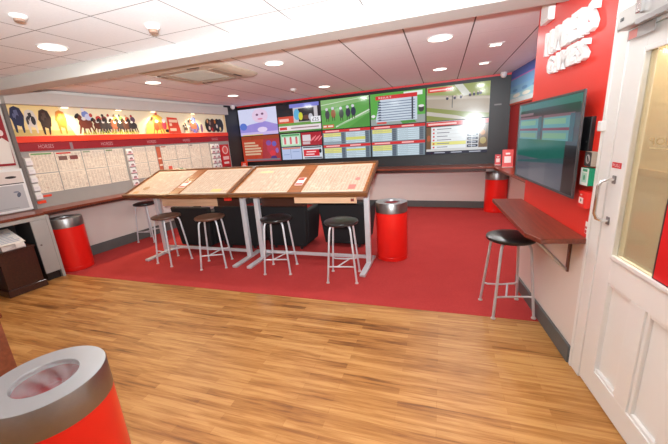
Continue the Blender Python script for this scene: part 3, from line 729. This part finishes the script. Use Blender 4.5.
for i, (x, lab) in enumerate(((-3.74, 'leftmost black tub chair behind the sloping benches'), (-2.97, 'black tub chair second from the left behind the benches'), (-2.195, 'black tub chair behind the middle bench posts'), (-1.34, 'rightmost black tub chair, apart from the other three'))):
    c = tb if i == 0 else copy_tree(tb)
    c.location = (x, (4.25, 4.34, 4.42, 4.62)[i], 0.002); c.rotation_euler = (0, 0, rad((-2, 1, -1, -3)[i])); c.scale = (1.1, 1, 1); c['label'] = lab

# ------------------------------------------------------------------ the bank of ten screens
W_, H_, PU, PV = 1.132, 0.642, 1.157, 0.658
RED, YEL, SKY, WHT, DK = (206, 44, 48), (224, 220, 128), (196, 214, 224), (226, 230, 232), (40, 40, 46)
def s1(a):
    a.rect(0, 0, 1, 1, (206, 208, 236)); a.poly([(0, .0), (1, .0), (1, .35), (.7, .5), (.3, .42), (0, .3)], (150, 136, 210)); a.rect(0, .0, 1, .12, (196, 178, 226)); a.rect(.05, .0, .6, .035, (222, 196, 130))
    a.ell(.57, .72, .21, .26, (222, 196, 222)); a.ell(.50, .76, .035, .04, (106, 66, 96)); a.ell(.64, .78, .035, .04, (106, 66, 96)); a.ell(.57, .60, .07, .03, (214, 130, 160)); a.ell(.6, .2, .13, .1, (222, 206, 236)); a.ell(.1, .35, .1, .14, (90, 116, 200))
def s2(a):
    a.rect(0, 0, 1, 1, (26, 26, 34)); a.rect(.3, .86, .98, .99, (120, 124, 206)); a.rect(.38, .3, .94, .86, (196, 190, 196)); a.rect(.5, .36, .86, .82, (30, 28, 36)); a.ell(.46, .62, .07, .2, (90, 170, 210)); a.ell(.55, .55, .05, .14, (206, 206, 50)); a.ell(.68, .5, .09, .08, (90, 60, 50)); a.ell(.78, .5, .05, .12, (190, 190, 200))
    a.rect(0, .24, 1, .34, (96, 150, 70)); a.rect(0, .34, .38, .58, (206, 70, 50)); a.rect(.03, .40, .26, .50, (240, 190, 180)); a.rect(.78, .3, 1, .5, (232, 232, 238)); a.text('\u00a325', .81, .34, .15, .12, (40, 40, 60))
    a.rect(0, .06, 1, .24, (226, 216, 220)); a.rect(.02, .1, .2, .2, (206, 50, 60)); a.rect(.3, .13, .95, .17, (150, 120, 130)); a.rect(0, 0, 1, .06, (70, 130, 66))
def s3(a):
    a.rect(0, 0, 1, 1, (92, 160, 76)); a.poly([(0, .66), (1, .86), (1, 1), (0, 1)], (134, 178, 116)); a.poly([(.55, 0), (1, 0), (1, .45)], (78, 146, 66)); a.poly([(0, .82), (1, .97), (1, .985), (0, .84)], (216, 226, 206))
    a.poly([(.3, .04), (1, .52), (1, .57), (.3, .09)], (206, 218, 200)); a.poly([(.32, .1), (1, .5), (1, .46), (.4, .1)], (150, 190, 140))
    for u, v, c in ((.13, .5, (70, 70, 76)), (.26, .52, (150, 92, 60)), (.43, .5, (60, 74, 66)), (.57, .52, (50, 50, 70)), (.68, .54, (44, 52, 76))):
        a.ell(u, v, .05, .15, c); a.ell(u - .01, v + .18, .03, .05, (206, 206, 214)); a.rect(u - .03, v - .24, u - .015, v - .1, (60, 56, 50)); a.rect(u + .015, v - .24, u + .03, v - .1, (60, 56, 50))
    a.rect(.02, .04, .26, .16, (206, 92, 60)); a.rect(.03, .08, .1, .13, (240, 220, 210)); a.rect(.13, .08, .24, .13, (240, 220, 210))
def s4(a):
    a.rect(0, 0, 1, 1, (88, 166, 70)); a.poly([(0, 0), (1, 0), (1, .25), (0, .2)], (150, 160, 156)); a.poly([(.6, .0), (.85, .02), (.8, .12), (.55, .1)], (70, 140, 60)); a.rect(.62, .84, .95, .97, (226, 232, 226))
    a.poly([(.1, .22), (.2, .88), (.86, .88), (.86, .10), (.1, .10)], (196, 208, 220)); a.rect(.1, .80, .86, .92, RED); a.text('RESULT', .16, .83, .24, .06, (240, 220, 220))
    for k in range(8):
        a.rect(.13, .14 + k * .08, .82, .165 + k * .08, (110, 124, 150)); a.rect(.15, .145 + k * .08, .2, .185 + k * .08, (50, 56, 90))
    a.rect(.76, .12, .79, .8, (60, 66, 80)); a.ell(.93, .42, .05, .1, (60, 60, 60)); a.ell(.93, .5, .05, .04, (226, 226, 226)); a.ell(.05, .3, .04, .05, (226, 226, 226)); a.rect(.12, .04, .3, .1, (206, 70, 60))
def s5(a):
    a.rect(0, 0, 1, 1, (172, 158, 142)); a.poly([(0, .78), (1, .60), (1, 1), (0, 1)], (150, 158, 96)); a.poly([(.45, 1), (.58, 1), (.72, .68), (.6, .66)], (206, 206, 196)); a.poly([(0, .42), (.6, .22), (1, .12), (1, 0), (.0, 0)], (134, 140, 74)); a.poly([(0, .30), (.5, .12), (.7, 0), (.55, 0), (0, .18)], (190, 182, 172)); a.poly([(0, .72), (1, .58), (1, .52), (0, .66)], (190, 178, 164))
    a.rect(.02, .84, .42, .97, (214, 58, 52)); a.rect(.05, .88, .34, .92, (250, 200, 196)); a.rect(.415, .35, .43, .7, (90, 90, 86))
    for u, v in ((.34, .63), (.46, .63), (.56, .64), (.70, .67), (.76, .68), (.82, .69), (.86, .70)): a.ell(u, v, .022, .045, (56, 56, 76)); a.ell(u, v + .05, .012, .02, (206, 180, 180))
    a.ell(.9, .88, .09, .06, (150, 166, 76)); a.rect(.84, .0, 1, .1, (120, 130, 60))
def s6(a):
    a.rect(0, 0, 1, 1, (176, 58, 32)); a.poly([(.5, 0), (1, 0), (1, 1), (.6, 1)], (160, 40, 50)); a.rect(0, .86, 1, 1, (150, 60, 30))
    for k, w_ in enumerate((.42, .46, .44, .38, .3)): a.rect(.06, .26 + k * .11, .06 + w_, .33 + k * .11, (206, 170, 140))
    a.ell(.78, .5, .12, .24, (176, 40, 70)); a.ell(.72, .7, .07, .1, (120, 70, 150)); a.ell(.86, .66, .06, .1, (96, 84, 170)); a.ell(.80, .3, .08, .12, (206, 40, 60)); a.ell(.82, .12, .08, .09, (70, 40, 110)); a.ell(.92, .4, .04, .1, (130, 90, 170)); a.rect(.08, .03, .98, .1, (120, 106, 116))
def s7(a):
    a.rect(0, 0, 1, 1, (28, 28, 34)); a.rect(.02, .52, .50, .98, (170, 214, 176)); a.rect(.04, .9, .48, .96, (70, 150, 96)); a.rect(.06, .58, .46, .86, (214, 226, 214))
    for u in (.12, .26, .40): a.rect(u - .025, .6, u + .025, .82, (216, 100, 110)); a.ell(u, .84, .02, .03, (170, 60, 60))
    a.rect(.02, .02, .50, .48, (176, 190, 224)); a.rect(.04, .42, .48, .47, (206, 120, 90)); a.rect(.23, .06, .24, .42, (110, 130, 170)); a.rect(.06, .2, .2, .22, (120, 140, 190)); a.rect(.28, .3, .45, .32, (120, 140, 190))
    a.rect(.52, .52, .99, .98, (164, 22, 44)); a.rect(.55, .68, .74, .90, (216, 206, 212)); a.rect(.55, .56, .72, .66, (200, 180, 186)); 
    for k in range(5): a.ell(.78 + .045 * k, .74 + .04 * (k % 2), .015, .1, (232, 120, 130), -0.5)
    a.rect(.52, .02, .99, .48, (206, 214, 224)); a.rect(.55, .12, .92, .36, (206, 30, 46)); a.rect(.62, .26, .84, .3, (246, 206, 210)); a.rect(.6, .17, .8, .21, (246, 206, 210)); a.rect(.54, .42, .97, .46, (40, 44, 56)); a.ell(.94, .3, .03, .08, (24, 24, 34)); a.rect(.56, .04, .98, .08, (60, 60, 76))
def table(a):
    a.rect(0, 0, 1, 1, (120, 136, 146))
    for (v0, v1) in ((.50, 1.0), (.0, .48)):
        a.rect(0, v1 - .09, 1, v1, RED); a.rect(.06, v1 - .065, .36, v1 - .025, (250, 190, 190)); a.rect(.58, v1 - .065, .8, v1 - .025, (250, 190, 190))
        for u0, u1 in ((.02, .47), (.50, .97)):
            n = 6; h = (v1 - v0 - .12) / n
            for k in range(n):
                c = YEL if (k in (5, 4) and u0 < .1) or (k == 3 and u0 < .1 and v0 < .1) else SKY
                a.rect(u0, v0 + .015 + k * h, u1 - .075, v0 + .005 + (k + 1) * h, c); a.rect(u0 + .03, v0 + .015 + (k + .35) * h, u0 + .2, v0 + .005 + (k + .6) * h, (110, 130, 140))
                a.rect(u1 - .065, v0 + .015 + k * h, u1, v0 + .005 + (k + 1) * h, (86, 96, 110))
def s8(a): table(a); a.rect(.50, .62, .90, .72, (206, 206, 110)); a.rect(.02, .52, .40, .60, (140, 156, 166)); a.rect(.50, .25, .90, .31, (206, 206, 110))
def s9(a): table(a)
def s10(a):
    a.rect(0, 0, 1, 1, (206, 206, 206)); a.rect(0, .84, 1, .99, RED); a.rect(.03, .9, .5, .95, (250, 200, 196)); a.rect(.72, .9, .9, .96, (150, 20, 30)); a.rect(0, .84, 1, .87, (40, 26, 30))
    a.rect(0, .16, .08, .84, (110, 84, 60)); a.rect(.86, .16, 1, .84, (110, 84, 60)); a.ell(.92, .6, .04, .08, (190, 120, 60)); a.ell(.93, .36, .05, .1, (170, 150, 90)); a.ell(.04, .5, .03, .1, (170, 90, 60))
    for k in range(6):
        v = .17 + k * .11
        a.rect(.09, v, .66, v + .1, YEL if k == 1 else WHT); a.rect(.11, v + .02, .14, v + .07, (206, 60, 60)); a.rect(.18, v + .035, .36 + .03 * (k % 3), v + .06, (130, 130, 140))
        a.rect(.68, v + .01, .75, v + .09, (30, 34, 60)); a.rect(.76, v + .01, .85, v + .09, (30, 34, 60)); a.rect(.70, v + .04, .82, v + .06, (190, 196, 210))
    a.rect(0, 0, 1, .09, (32, 36, 56)); 
    for u in (.14, .42, .72): a.rect(u, .03, u + .18, .06, (170, 176, 190))
wh = [('showing a pale lavender advert with a face', s1), ('showing a studio picture with a red price banner', s2), ('showing horses racing on grass', s3), ('showing a results table over green grass', s4), ('showing cars on a pale circuit', s5)]
wl = [('showing an orange-red advert with white text lines', s6), ('split into four small adverts', s7), ('showing a two-column table, left of its twin', s8), ('showing a two-column table, right of its twin', s9), ('showing a price list with one yellow row', s10)]
for row, lst in ((1, wh), (0, wl)):
    for k, (lab, fn) in enumerate(lst):
        x_left = -4.965 + (0.862 + 4.965) * k / 5.0
        t = thing('wall_screen', ('upper' if row else 'lower') + ' wall screen ' + lab, 'screen', onB(bu(x_left), 0.012, 1.118 + row * PV), BA, 'bank of ten wall screens')
        MB().box(0, 1.163, -0.03, 0, 0, 0.656).build('casing', M_bezel, t, bevel=0.002)
        a = Art(lambda u, v, w: (0.010 + u * 1.143, -0.0302 - w, 0.008 + v * 0.640)); fn(a); a.build('display', t, 1.0)
o = tag(MB().box(0, 0.12, -0.004, 0, 0, 0.025).build('screen_badge', mat('grey_badge', (112, 108, 108), 0.4)), 'tiny grey badge on the black panel right of the screens', 'badge')
o.location = onB(bu(0.93), 0.0125, 1.98); o.rotation_euler = (0, 0, BA)

# recess poster
t = thing('recess_poster', 'blue and white landscape poster in the recess behind the red wall', 'poster', onQ(0, 0.0, 1.95), RA)
MB().box(-0.02, 0, -3.5, -0.02, 0, 0.57).build('panel', mat('poster_pale', (196, 206, 206), 0.4), t)
a = Art(lambda u, v, w: (-0.0203 - w, -u, v))
a.rect(.02, .44, 3.5, .57, (84, 112, 190)); a.rect(.02, .425, 3.5, .44, (190, 90, 170)); a.rect(.02, .28, 3.5, .425, (110, 160, 206)); a.rect(.02, .18, 3.5, .30, (120, 168, 200)); a.poly([(.02, .2), (.5, .17), (1.2, .22), (2, .15), (3.5, .2), (3.5, .1), (.02, .1)], (150, 190, 200))
for u in (.3, .8, 1.3, 2.1): a.ell(u, .23, .14, .025, (90, 136, 176)); a.ell(u + .1, .14, .2, .03, (214, 214, 200))
a.rect(.02, 0, 3.5, .03, (176, 80, 60)); a.build('artwork', t)

# small card stands on the counters
def card(label, loc, w_, h_, rz, c=(206, 40, 44), inner=(240, 214, 210)):
    t = thing('card_stand', label, 'sign', loc, rz)
    MB().box(-w_ / 2, w_ / 2, -0.004, 0.004, 0.0, h_, M=Matrix.Rotation(rad(-8), 4, 'X')).build('card', mat('card_%d' % c[0], c, 0.35), t)
    MB().box(-w_ / 2, w_ / 2, -0.03, 0.05, -0.0, 0.006).build('foot', M_plastic, t)
    a = Art(lambda u, v, w: tuple(Matrix.Rotation(rad(-8), 3, 'X') @ Vector((u * w_ / 2, -0.0043 - w, v * h_)))); a.rect(-.6, .25, .6, .62, inner); a.rect(-.4, .72, .4, .82, inner); a.build('print', t)
card('orange-red card stand on the counter in the far left corner', onB(bu(-4.85), 0.22, 0.902), 0.2, 0.24, BA, (222, 60, 34))
card('small red card stand on the counter in the far right corner', onB(bu(1.03), 0.3, 0.902), 0.10, 0.19, BA)
card('larger red and white card stand beside the large monitor', onQ(0.72, 0.17, 0.902), 0.17, 0.30, BA, (214, 70, 66), (246, 226, 224))

# ------------------------------------------------------------------ large monitor on the red wall
t = thing('large_monitor', 'large flat monitor with grey frame on the red wall above the shelf', 'monitor', onR(rs(2.34), 0.03, 1.13), RA)
MW, MH = 1.19, 0.645
fr = MB()
fr.box(-0.045, -0.033, 0, MW, 0, 0.012).box(-0.045, -0.033, 0, MW, MH - 0.012, MH).box(-0.045, -0.033, 0, 0.012, 0.012, MH - 0.012).box(-0.045, -0.033, MW - 0.012, MW, 0.012, MH - 0.012)
fr.build('frame', mat('dark_grey_monitor_frame', (92, 92, 94), 0.35, 0.5), t)
MB().box(-0.038, -0.033, 0.012, MW - 0.012, 0.012, MH - 0.012).box(-0.033, -0.002, 0.22, MW - 0.12, 0.1, MH - 0.1).build('casing', M_bezel, t)
a = Art(lambda u, v, w: (-0.0385 - w, MW - 0.014 - u * (MW - 0.028), 0.014 + v * (MH - 0.028)))
a.rect(0, 0, 1, 1, (74, 84, 96)); a.rect(0, .0, .9, .36, (86, 96, 108)); a.rect(.3, .0, .6, .3, (100, 106, 116)); a.rect(0, .30, .85, .54, (10, 104, 92)); a.poly([(0, .22), (.85, .36), (.85, .3), (0, .2)], (40, 96, 100)); a.rect(.85, 0, 1, .5, (34, 34, 38))
a.rect(0, .9, 1, 1, (60, 120, 116)); a.rect(.02, .82, .98, .92, (40, 60, 66)); a.rect(.02, .85, .3, .88, (140, 120, 130))
for u0, u1 in ((.03, .46), (.50, .93)):
    a.rect(u0, .68, u1, .82, (96, 160, 168)); a.rect(u0, .54, u1, .65, (96, 160, 166)); a.rect(u0, .80, u1, .83, (120, 96, 110)); a.rect(u0, .65, u1, .68, (130, 66, 88)); a.rect(u0 + .02, .72, u1 - .1, .78, (130, 180, 150)); a.rect(u0 + .02, .56, u1 - .08, .62, (120, 176, 150))
    a.rect(u1 - .05, .54, u1, .82, (60, 104, 120))
a.build('display', t, 0.7)
t2 = thing('wall_bracket', 'black steel bracket carrying the large monitor on the red wall', 'bracket', onR(rs(2.335), 0.0, 1.42), RA)
MB().box(-0.024, 0, 0, 0.5, 0, 0.20).build('plate', M_darkp, t2, bevel=0.002)
MB().box(-0.0245, -0.024, 0.02, 0.035, 0.05, 0.06).build('screw', M_steel, t2)

# raised white letters on the red wall
def raised(word, y_far, y_near, z0, h_, label, body=None):
    t = thing('raised_lettering', label, 'sign', onR(rs(y_far), 0.0, z0), RA, None)
    t.location.z += 0.0
    wd = rs(y_far) - rs(y_near); n = len(word); x = 0
    ws = {'M': 1.25, 'I': .45, 'W': 1.3}
    tot = sum(ws.get(c, 1.0) for c in word)
    for c in word:
        cw = wd * ws.get(c, 1.0) / tot
        vs, fs, tw, th = text_mesh(c, 1.0, 0.5, None, 0.035)
        zmin = min(v[2] for v in vs); zmax = max(v[2] for v in vs)
        mm = MB(); mm.add([(-(0.003 + 0.032 * (v[2] - zmin) / (zmax - zmin)), -(x + cw * 0.985 * v[0] / tw), h_ * v[1] / th) for v in vs], fs)
        mm.build('letter', M_plastic, t); x += cw
t = thing('junction_box', 'white box fixed high on the far edge of the red wall under the ceiling', 'box', onR(rs(3.28), 0.0, 2.35), RA)
MB().box(-0.04, 0, -0.17, 0.0, 0, 0.17).build('housing', M_plastic, t, bevel=0.004)
MB().box(-0.045, -0.04, -0.16, -0.01, 0.01, 0.16).build('cover', M_plastic, t, bevel=0.002)
raised('NUMBERS', 3.16, 2.43, 2.10, 0.165, 'raised white letters NUMBERS, middle line on the red wall')
raised('GAMES', 3.08, 2.49, 1.955, 0.125, 'raised white letters GAMES, bottom line on the red wall')

# wall shelf under the monitor
t = thing('wall_shelf', 'mahogany wall shelf with clipped corner under the large monitor', 'shelf', (0, 0, 0), 0)
MB().prism([(0.856, 2.24), (0.60, 2.205), (0.54, 2.34), (0.495, 3.50), (0.755, 3.50)], 0.868, 0.90, 'z').build('board', M_mahogY, t, bevel=0.003)
for y in (2.44, 3.25):
    w_ = onR(rs(y), 0.0, 0)
    bk = MB().box(-0.012, 0, -0.013, 0.013, 0.60, 0.866).build('bracket', M_mahog if False else mat('bronze_bracket', (120, 84, 72), 0.4, 0.4), t)
    bk.location = (w_.x, w_.y, 0); bk.rotation_euler = (0, 0, RA)
    b2 = MB().tube([(-0.012, 0, 0.61), (-0.25, 0, 0.864)], 0.012, 4).build('brace', M_silver, t); b2.location = (w_.x, w_.y, 0); b2.rotation_euler = (0, 0, RA)

# small boxes by the door
def wbox(name, label, cat, y0, y1, z0, z1, d, m_, art=None, d0=0.0):
    t = thing(name, label, cat, onR(rs(y1), 0.0, z0), RA)
    w_ = rs(y0) - rs(y1)
    MB().box(-d, 0, 0, w_, 0, z1 - z0).build('housing', m_, t, bevel=0.004)
    if art:
        a = Art(lambda u, v, w: (-d - 0.0003 - w, w_ - u * w_, v * (z1 - z0))); art(a); a.build('face', t)
    return t
wbox('key_switch', 'grey key switch box on the red wall beside the door', 'switch', 2.335, 2.255, 1.335, 1.42, 0.035, mat('beige_grey_box', (176, 160, 144), 0.4), lambda a: [a.rect(.02, .02, .98, .98, (58, 52, 52)), a.ell(.5, .5, .3, .32, (180, 176, 174)), a.ell(.5, .5, .1, .26, (30, 30, 30), 0.5)])
wbox('green_call_point', 'green and white door release box on the red wall beside the door', 'call point', 2.345, 2.252, 1.222, 1.325, 0.04, mat('green_box', (0, 148, 104), 0.35), lambda a: [a.rect(.0, .0, 1, 1, (226, 230, 224)), a.rect(.2, .18, .8, .72, (176, 214, 196)), a.rect(.25, .8, .8, .95, (60, 150, 110)), a.ell(.5, .45, .14, .16, (80, 160, 120))])
wbox('fire_call_point', 'red fire alarm call point below the green box', 'call point', 2.345, 2.252, 1.085, 1.185, 0.04, mat('alarm_red', (232, 40, 30), 0.35), lambda a: [a.rect(.18, .25, .75, .62, (246, 226, 222)), a.ell(.45, .45, .08, .1, (60, 50, 50)), a.rect(.3, .75, .55, .82, (250, 210, 206))])
t = wbox('door_sensor', 'small white sensor at the edge of the white door frame', 'sensor', 2.255, 2.215, 1.535, 1.59, 0.03, M_plastic)
t = thing('frame_label', 'small red and white label on the frame below the door handle', 'label', onR(rs(2.245), 0.0125, 0.93), RA)
MB().box(-0.001, 0, 0, 0.024, 0, 0.075).build('label_sheet', M_paper, t)
a = Art(lambda u, v, w: (-0.0012 - w, 0.024 - u * .024, v * .075)); a.rect(.1, .05, .9, .3, (196, 30, 40)); a.rect(.1, .4, .9, .6, (196, 30, 40)); a.build('print', t)

# ------------------------------------------------------------------ the white glazed door
D = thing('door_1', 'white panelled door with a large etched glass pane on the right', 'door', onR(0, 0, 0), RA)
for k_ in ('label', 'category'): del D[k_]
D['kind'] = 'structure'
x0, x1 = 0.0, 0.045
gy0, gy1 = rs(1.49), rs(1.99); 
def ring(mm, ya, yb, za, zb, w_, xa, xb):
    mm.box(xa, xb, ya, ya + w_, za, zb).box(xa, xb, yb - w_, yb, za, zb).box(xa, xb, ya + w_, yb - w_, za, za + w_).box(xa, xb, ya + w_, yb - w_, zb - w_, zb)
mm = MB(); za, zb = 0.012, 1.99
yA, yB = dy1 + 0.003, dy0 - 0.003
pan = [(rs(1.79), rs(2.03)), (rs(1.45), rs(1.69))]
mm.box(x0, x1, gy1, yB, za, zb).box(x0, x1, yA, gy0, za, zb).box(x0, x1, gy0, gy1, 1.895, zb).box(x0, x1, gy0, gy1, 0.73, 0.885).box(x0, x1, gy0, gy1, za, 0.155)
mm.box(x0, x1, pan[1][1], pan[0][0], 0.155, 0.73)
mm.box(x0, x1, gy0, pan[1][0], 0.155, 0.73) if pan[1][0] > gy0 else None
mm.build('leaf', M_white, D, bevel=0.002)
for ya, yb in pan:
    pm = MB().box(0.026, 0.036, ya, yb, 0.15, 0.73); ring(pm, ya, yb, 0.15, 0.73, 0.022, 0.008, 0.027)
    pm.build('panel', M_white, D, bevel=0.004)
bd = MB(); ring(bd, gy0 - 0.012, gy1 + 0.012, 0.873, 1.907, 0.024, -0.012, 0.0); bd.build('glazing_bead', M_white, D, bevel=0.004)
gl = MB().box(0.020, 0.026, gy0, gy1, 0.885, 1.895).build('pane', glass_mat(), D)
a = Art(lambda u, v, w: (0.0196 - w, rs(1.90) - u * 0.20, 1.455 + v * .05)); a.text('SHOP', 0, .35, 1, .65, (170, 148, 108), True); a.rect(0.05, 0.0, .9, .08, (186, 168, 132)); a.build('etched_logo', gl)
h = MB().tube([(0.0, rs(2.075), 1.285), (-0.03, rs(2.078), 1.285), (-0.055, rs(2.083), 1.275), (-0.065, rs(2.086), 1.25), (-0.065, rs(2.086), 1.10), (-0.055, rs(2.083), 1.072), (-0.03, rs(2.078), 1.06), (0.0, rs(2.075), 1.06)], 0.0095, 12).build('pull_handle', M_chrome, D, smooth=50)
for z in (1.285, 1.06):
    MB().box(-0.006, 0, rs(2.06), rs(2.09), z - 0.022, z + 0.022).build('rose', M_steel, h, bevel=0.003)
sg = MB().box(-0.001, 0, rs(2.035), rs(2.115), 1.345, 1.375).build('push_plate', mat('sticker_red', (206, 40, 46), 0.4), D)
a = Art(lambda u, v, w: (-0.0013 - w, rs(2.11) - u * .07, 1.35 + v * .02)); a.text('PULL', .05, .1, .9, .8, (246, 226, 226)); a.build('lettering', sg)
t = thing('door_closer', 'grey metal door closer on the head of the door frame', 'door closer', onR(rs(2.11), 0.018, 2.005), RA)
MB().box(-0.055, 0, -0.45, 0.0, 0.0, 0.085).build('body', mat('closer_silver', (176, 172, 168), 0.35, 0.4), t, bevel=0.006)
MB().box(-0.058, -0.055, -0.05, -0.03, 0.035, 0.05).build('adjuster', M_darkp, t)
MB().box(-0.075, -0.055, -0.20, -0.17, 0.03, 0.13).build('spindle', M_chrome, t, bevel=0.003)
MB().box(-0.068, -0.058, -0.42, -0.17, -0.012, 0.008).build('arm', M_steel, t)
t = thing('closer_sticker', 'clear plate with a small red sticker under the door closer', 'sticker', onR(rs(2.17), 0.001, 1.915 if False else 1.999), RA)
t.location = onR(rs(2.09), 0.0185, 1.957); t.scale = (1, 1, 1)
MB().box(-0.002, 0, -0.17, 0.02, 0.0, 0.046).build('plate', mat('plate_grey', (168, 164, 162), 0.3), t)
MB().box(-0.003, -0.002, -0.05, 0.01, 0.004, 0.042).build('label_sheet', mat('label_pink', (206, 120, 112), 0.4), t)
# red framed sign on the outside of the glass
t = thing('framed_red_sign', 'red sign in a thin black frame behind the door glass', 'sign', onR(rs(1.70), -0.004, 0.887), RA)
MB().box(0, 0.012, -0.26, 0, 0, 0.37).build('frame', M_darkp, t)
MB().box(-0.002, 0.0, -0.25, -0.012, 0.012, 0.358).build('face', mat('sign_red', (206, 24, 26), 0.4), t)

# ------------------------------------------------------------------ ceiling fittings
def area(loc, size, power, col, shape='DISK', rot=(0, 0, 0), spread=PI):
    l = bpy.data.lights.new('downlight_beam', 'AREA'); l.shape = shape; l.size = size; l.energy = power; l.color = col; l.spread = spread
    o = bpy.data.objects.new('downlight_beam', l); COL.objects.link(o); o.location = loc; o.rotation_euler = rot; return o
WARM = (0.93, 0.97, 0.95)
dl = [(-3.23, 2.20, 0.10, 'near left, in front of the ceiling beam'), (-3.90, 3.89, 0.10, 'left of the ceiling cassette near the left wall'), (-3.89, 5.78, 0.10, 'far left near the screens'), (-1.95, 3.85, 0.11, 'right of the ceiling cassette'),
      (-2.08, 6.03, 0.10, 'in front of the middle screens'), (-0.035, 3.87, 0.12, 'large one above the red bin'), (-0.044, 5.71, 0.10, 'in front of the right-hand screens')]
proto = None
for i, (x, y, r, lab) in enumerate(dl):
    t = thing('ceiling_downlight', 'round recessed downlight ' + lab, 'ceiling light', (x, y, ZC), 0, 'round recessed downlights')
    MB().lathe([(r, 0.0), (r + 0.014, -0.001), (r + 0.012, -0.006), (r, -0.007)], n=36, closed=True).build('trim_ring', M_plastic, t, smooth=40)
    MB().lathe([(r, -0.003), (0.0001, -0.003)], n=36).build('diffuser', glow('lamp_face', (255, 244, 226), 3.5), t)
    area((x, y, ZC - 0.012), r * 2, 12, WARM)
for (x, y, lab) in ((0.58, 4.54, 'nearer'), (0.58, 5.67, 'farther')):
    t = thing('square_downlight', 'small square recessed downlight near the red wall, the %s of two' % lab, 'ceiling light', (x, y, ZC), 0, 'square recessed downlights')
    ff = MB(); 
    for q in ((-.085, .085, -.085, -.06), (-.085, .085, .06, .085), (-.085, -.06, -.06, .06), (.06, .085, -.06, .06)): ff.box(*q, -0.006, 0)
    ff.build('frame', M_plastic, t)
    MB().box(-.06, .06, -.06, .06, -0.003, -0.001).build('diffuser', glow('lamp_face', (255, 244, 226), 3.5), t)
    area((x, y, ZC - 0.012), 0.12, 14, WARM, 'SQUARE')
# ceiling cassette
t = thing('air_conditioner', 'square ceiling air conditioning cassette beside the beam', 'air conditioner', (-2.92, 3.70, ZC), 0)
mm = MB(); 
n = 8
def rr(h, c, z):
    pts = []
    for qx, qy, a0 in ((1, 1, 0), (-1, 1, 90), (-1, -1, 180), (1, -1, 270)):
        for k in range(5):
            aa = rad(a0 + 22.5 * k); pts.append((qx * (h - c) + c * math.cos(aa), qy * (h - c) + c * math.sin(aa), z))
    return pts
lv = [rr(.53, .05, 0), rr(.53, .05, -.02), rr(.50, .05, -.045), rr(.42, .04, -.058), rr(.31, .03, -.048), rr(.28, .03, -.054)]
vs = [p for l in lv for p in l]; fs = []
K = 20
for j in range(len(lv) - 1):
    for i in range(K): fs.append((j * K + i, j * K + (i + 1) % K, (j + 1) * K + (i + 1) % K, (j + 1) * K + i))
fs.append(tuple((len(lv) - 1) * K + i for i in range(K)))
M_ac = mat('ac_cream_plastic', (188, 170, 152), 0.4)
MB().add(vs, fs).build('panel', M_ac, t, smooth=40)
g = MB()
for k in range(15): g.box(-.25, .25, -.25 + k * .034, -.238 + k * .034, -.060, -.053)
g.build('grille', mat('ac_grille', (176, 164, 152), 0.5), t)
for k in range(4):
    M4 = Matrix.Rotation(PI / 2 * k, 4, 'Z')
    MB().box(-.26, .26, .33, .385, -.060, -.052, M=M4).build('louvre', mat('ac_louvre', (160, 142, 126), 0.45), t)
    MB().box(-.30, -.14, .385, .41, -.062, -.052, M=M4).build('vent_slot', M_slotgrey, t)
# smoke detectors etc.
def detector(label, x, y, r, h, z=ZC, c=M_plastic):
    t = thing('smoke_detector', label, 'detector', (x, y, z), 0)
    MB().lathe([(0.0001, 0), (r, 0), (r, -h * .3), (r * .7, -h * .55), (0.0001, -h * .55)], n=28).build('base', c, t, smooth=40)
    MB().lathe([(r * .62, -h * .5), (r * .6, -h * .9), (r * .3, -h), (0.0001, -h)], n=24).build('dome', mat('detector_dome', (150, 120, 104), 0.2), t, smooth=50)
detector('white domed detector on the near ceiling just in front of the beam', -2.116, 2.21, 0.052, 0.06)
detector('pale flat smoke detector at the near left of the ceiling', -2.69, 1.665, 0.048, 0.04)
detector('small pale smoke detector on the far ceiling before the screens', -2.645, 5.88, 0.055, 0.06)
def dome_cam(label, loc):
    t = thing('dome_camera', label, 'camera', loc, 0)
    MB().lathe([(0.0001, 0.0), (0.055, 0.0), (0.058, -0.03), (0.0001, -0.03)], n=24).build('mount', M_plastic, t, smooth=40)
    MB().lathe([(0.05, -0.03), (0.052, -0.05), (0.04, -0.078), (0.02, -0.09), (0.0001, -0.093)], n=24).build('ball', M_plastic, t, smooth=50)
dome_cam('white dome camera at the ceiling above the right end of the screens', (1.03, 6.85, ZC))
dome_cam('white dome camera in the far left corner under the soffit', (-4.90, 7.2, 2.52))

# ------------------------------------------------------------------ lights
# unseen ceiling lamps, assumed and added for light in the room behind the photographer
for (x, y) in ((-0.9, -0.9), (-3.3, 0.2), (-3.3, -1.5)):
    area((x, y, ZC - 0.012), 0.22, 12, WARM)
# lobby lamp
area(tuple(onR(-0.3, -0.7, 2.45)), 0.3, 60, (1.0, 0.9, 0.76))
area(tuple(onR(1.4, -0.98, 2.45)), 0.2, 20, (1.0, 0.9, 0.76))
# the photographer's flash bounced off the ceiling
l = bpy.data.lights.new('camera_flash', 'SPOT'); l.energy = 1380; l.spot_size = rad(112); l.spot_blend = 1.0; l.shadow_soft_size = 0.05; l.color = (0.88, 0.97, 1.0)
lo = bpy.data.objects.new('camera_flash', l); COL.objects.link(lo); lo.location = (0.0, -0.12, 1.76)
dirv = Vector((-0.75, 1.45, ZC)) - lo.location
lo.rotation_euler = dirv.to_track_quat('-Z', 'Y').to_euler()
w = bpy.data.worlds.new('world'); SC.world = w; w.use_nodes = True
w.node_tree.nodes['Background'].inputs[0].default_value = (1, 0.95, 0.9, 1); w.node_tree.nodes['Background'].inputs[1].default_value = 0.05
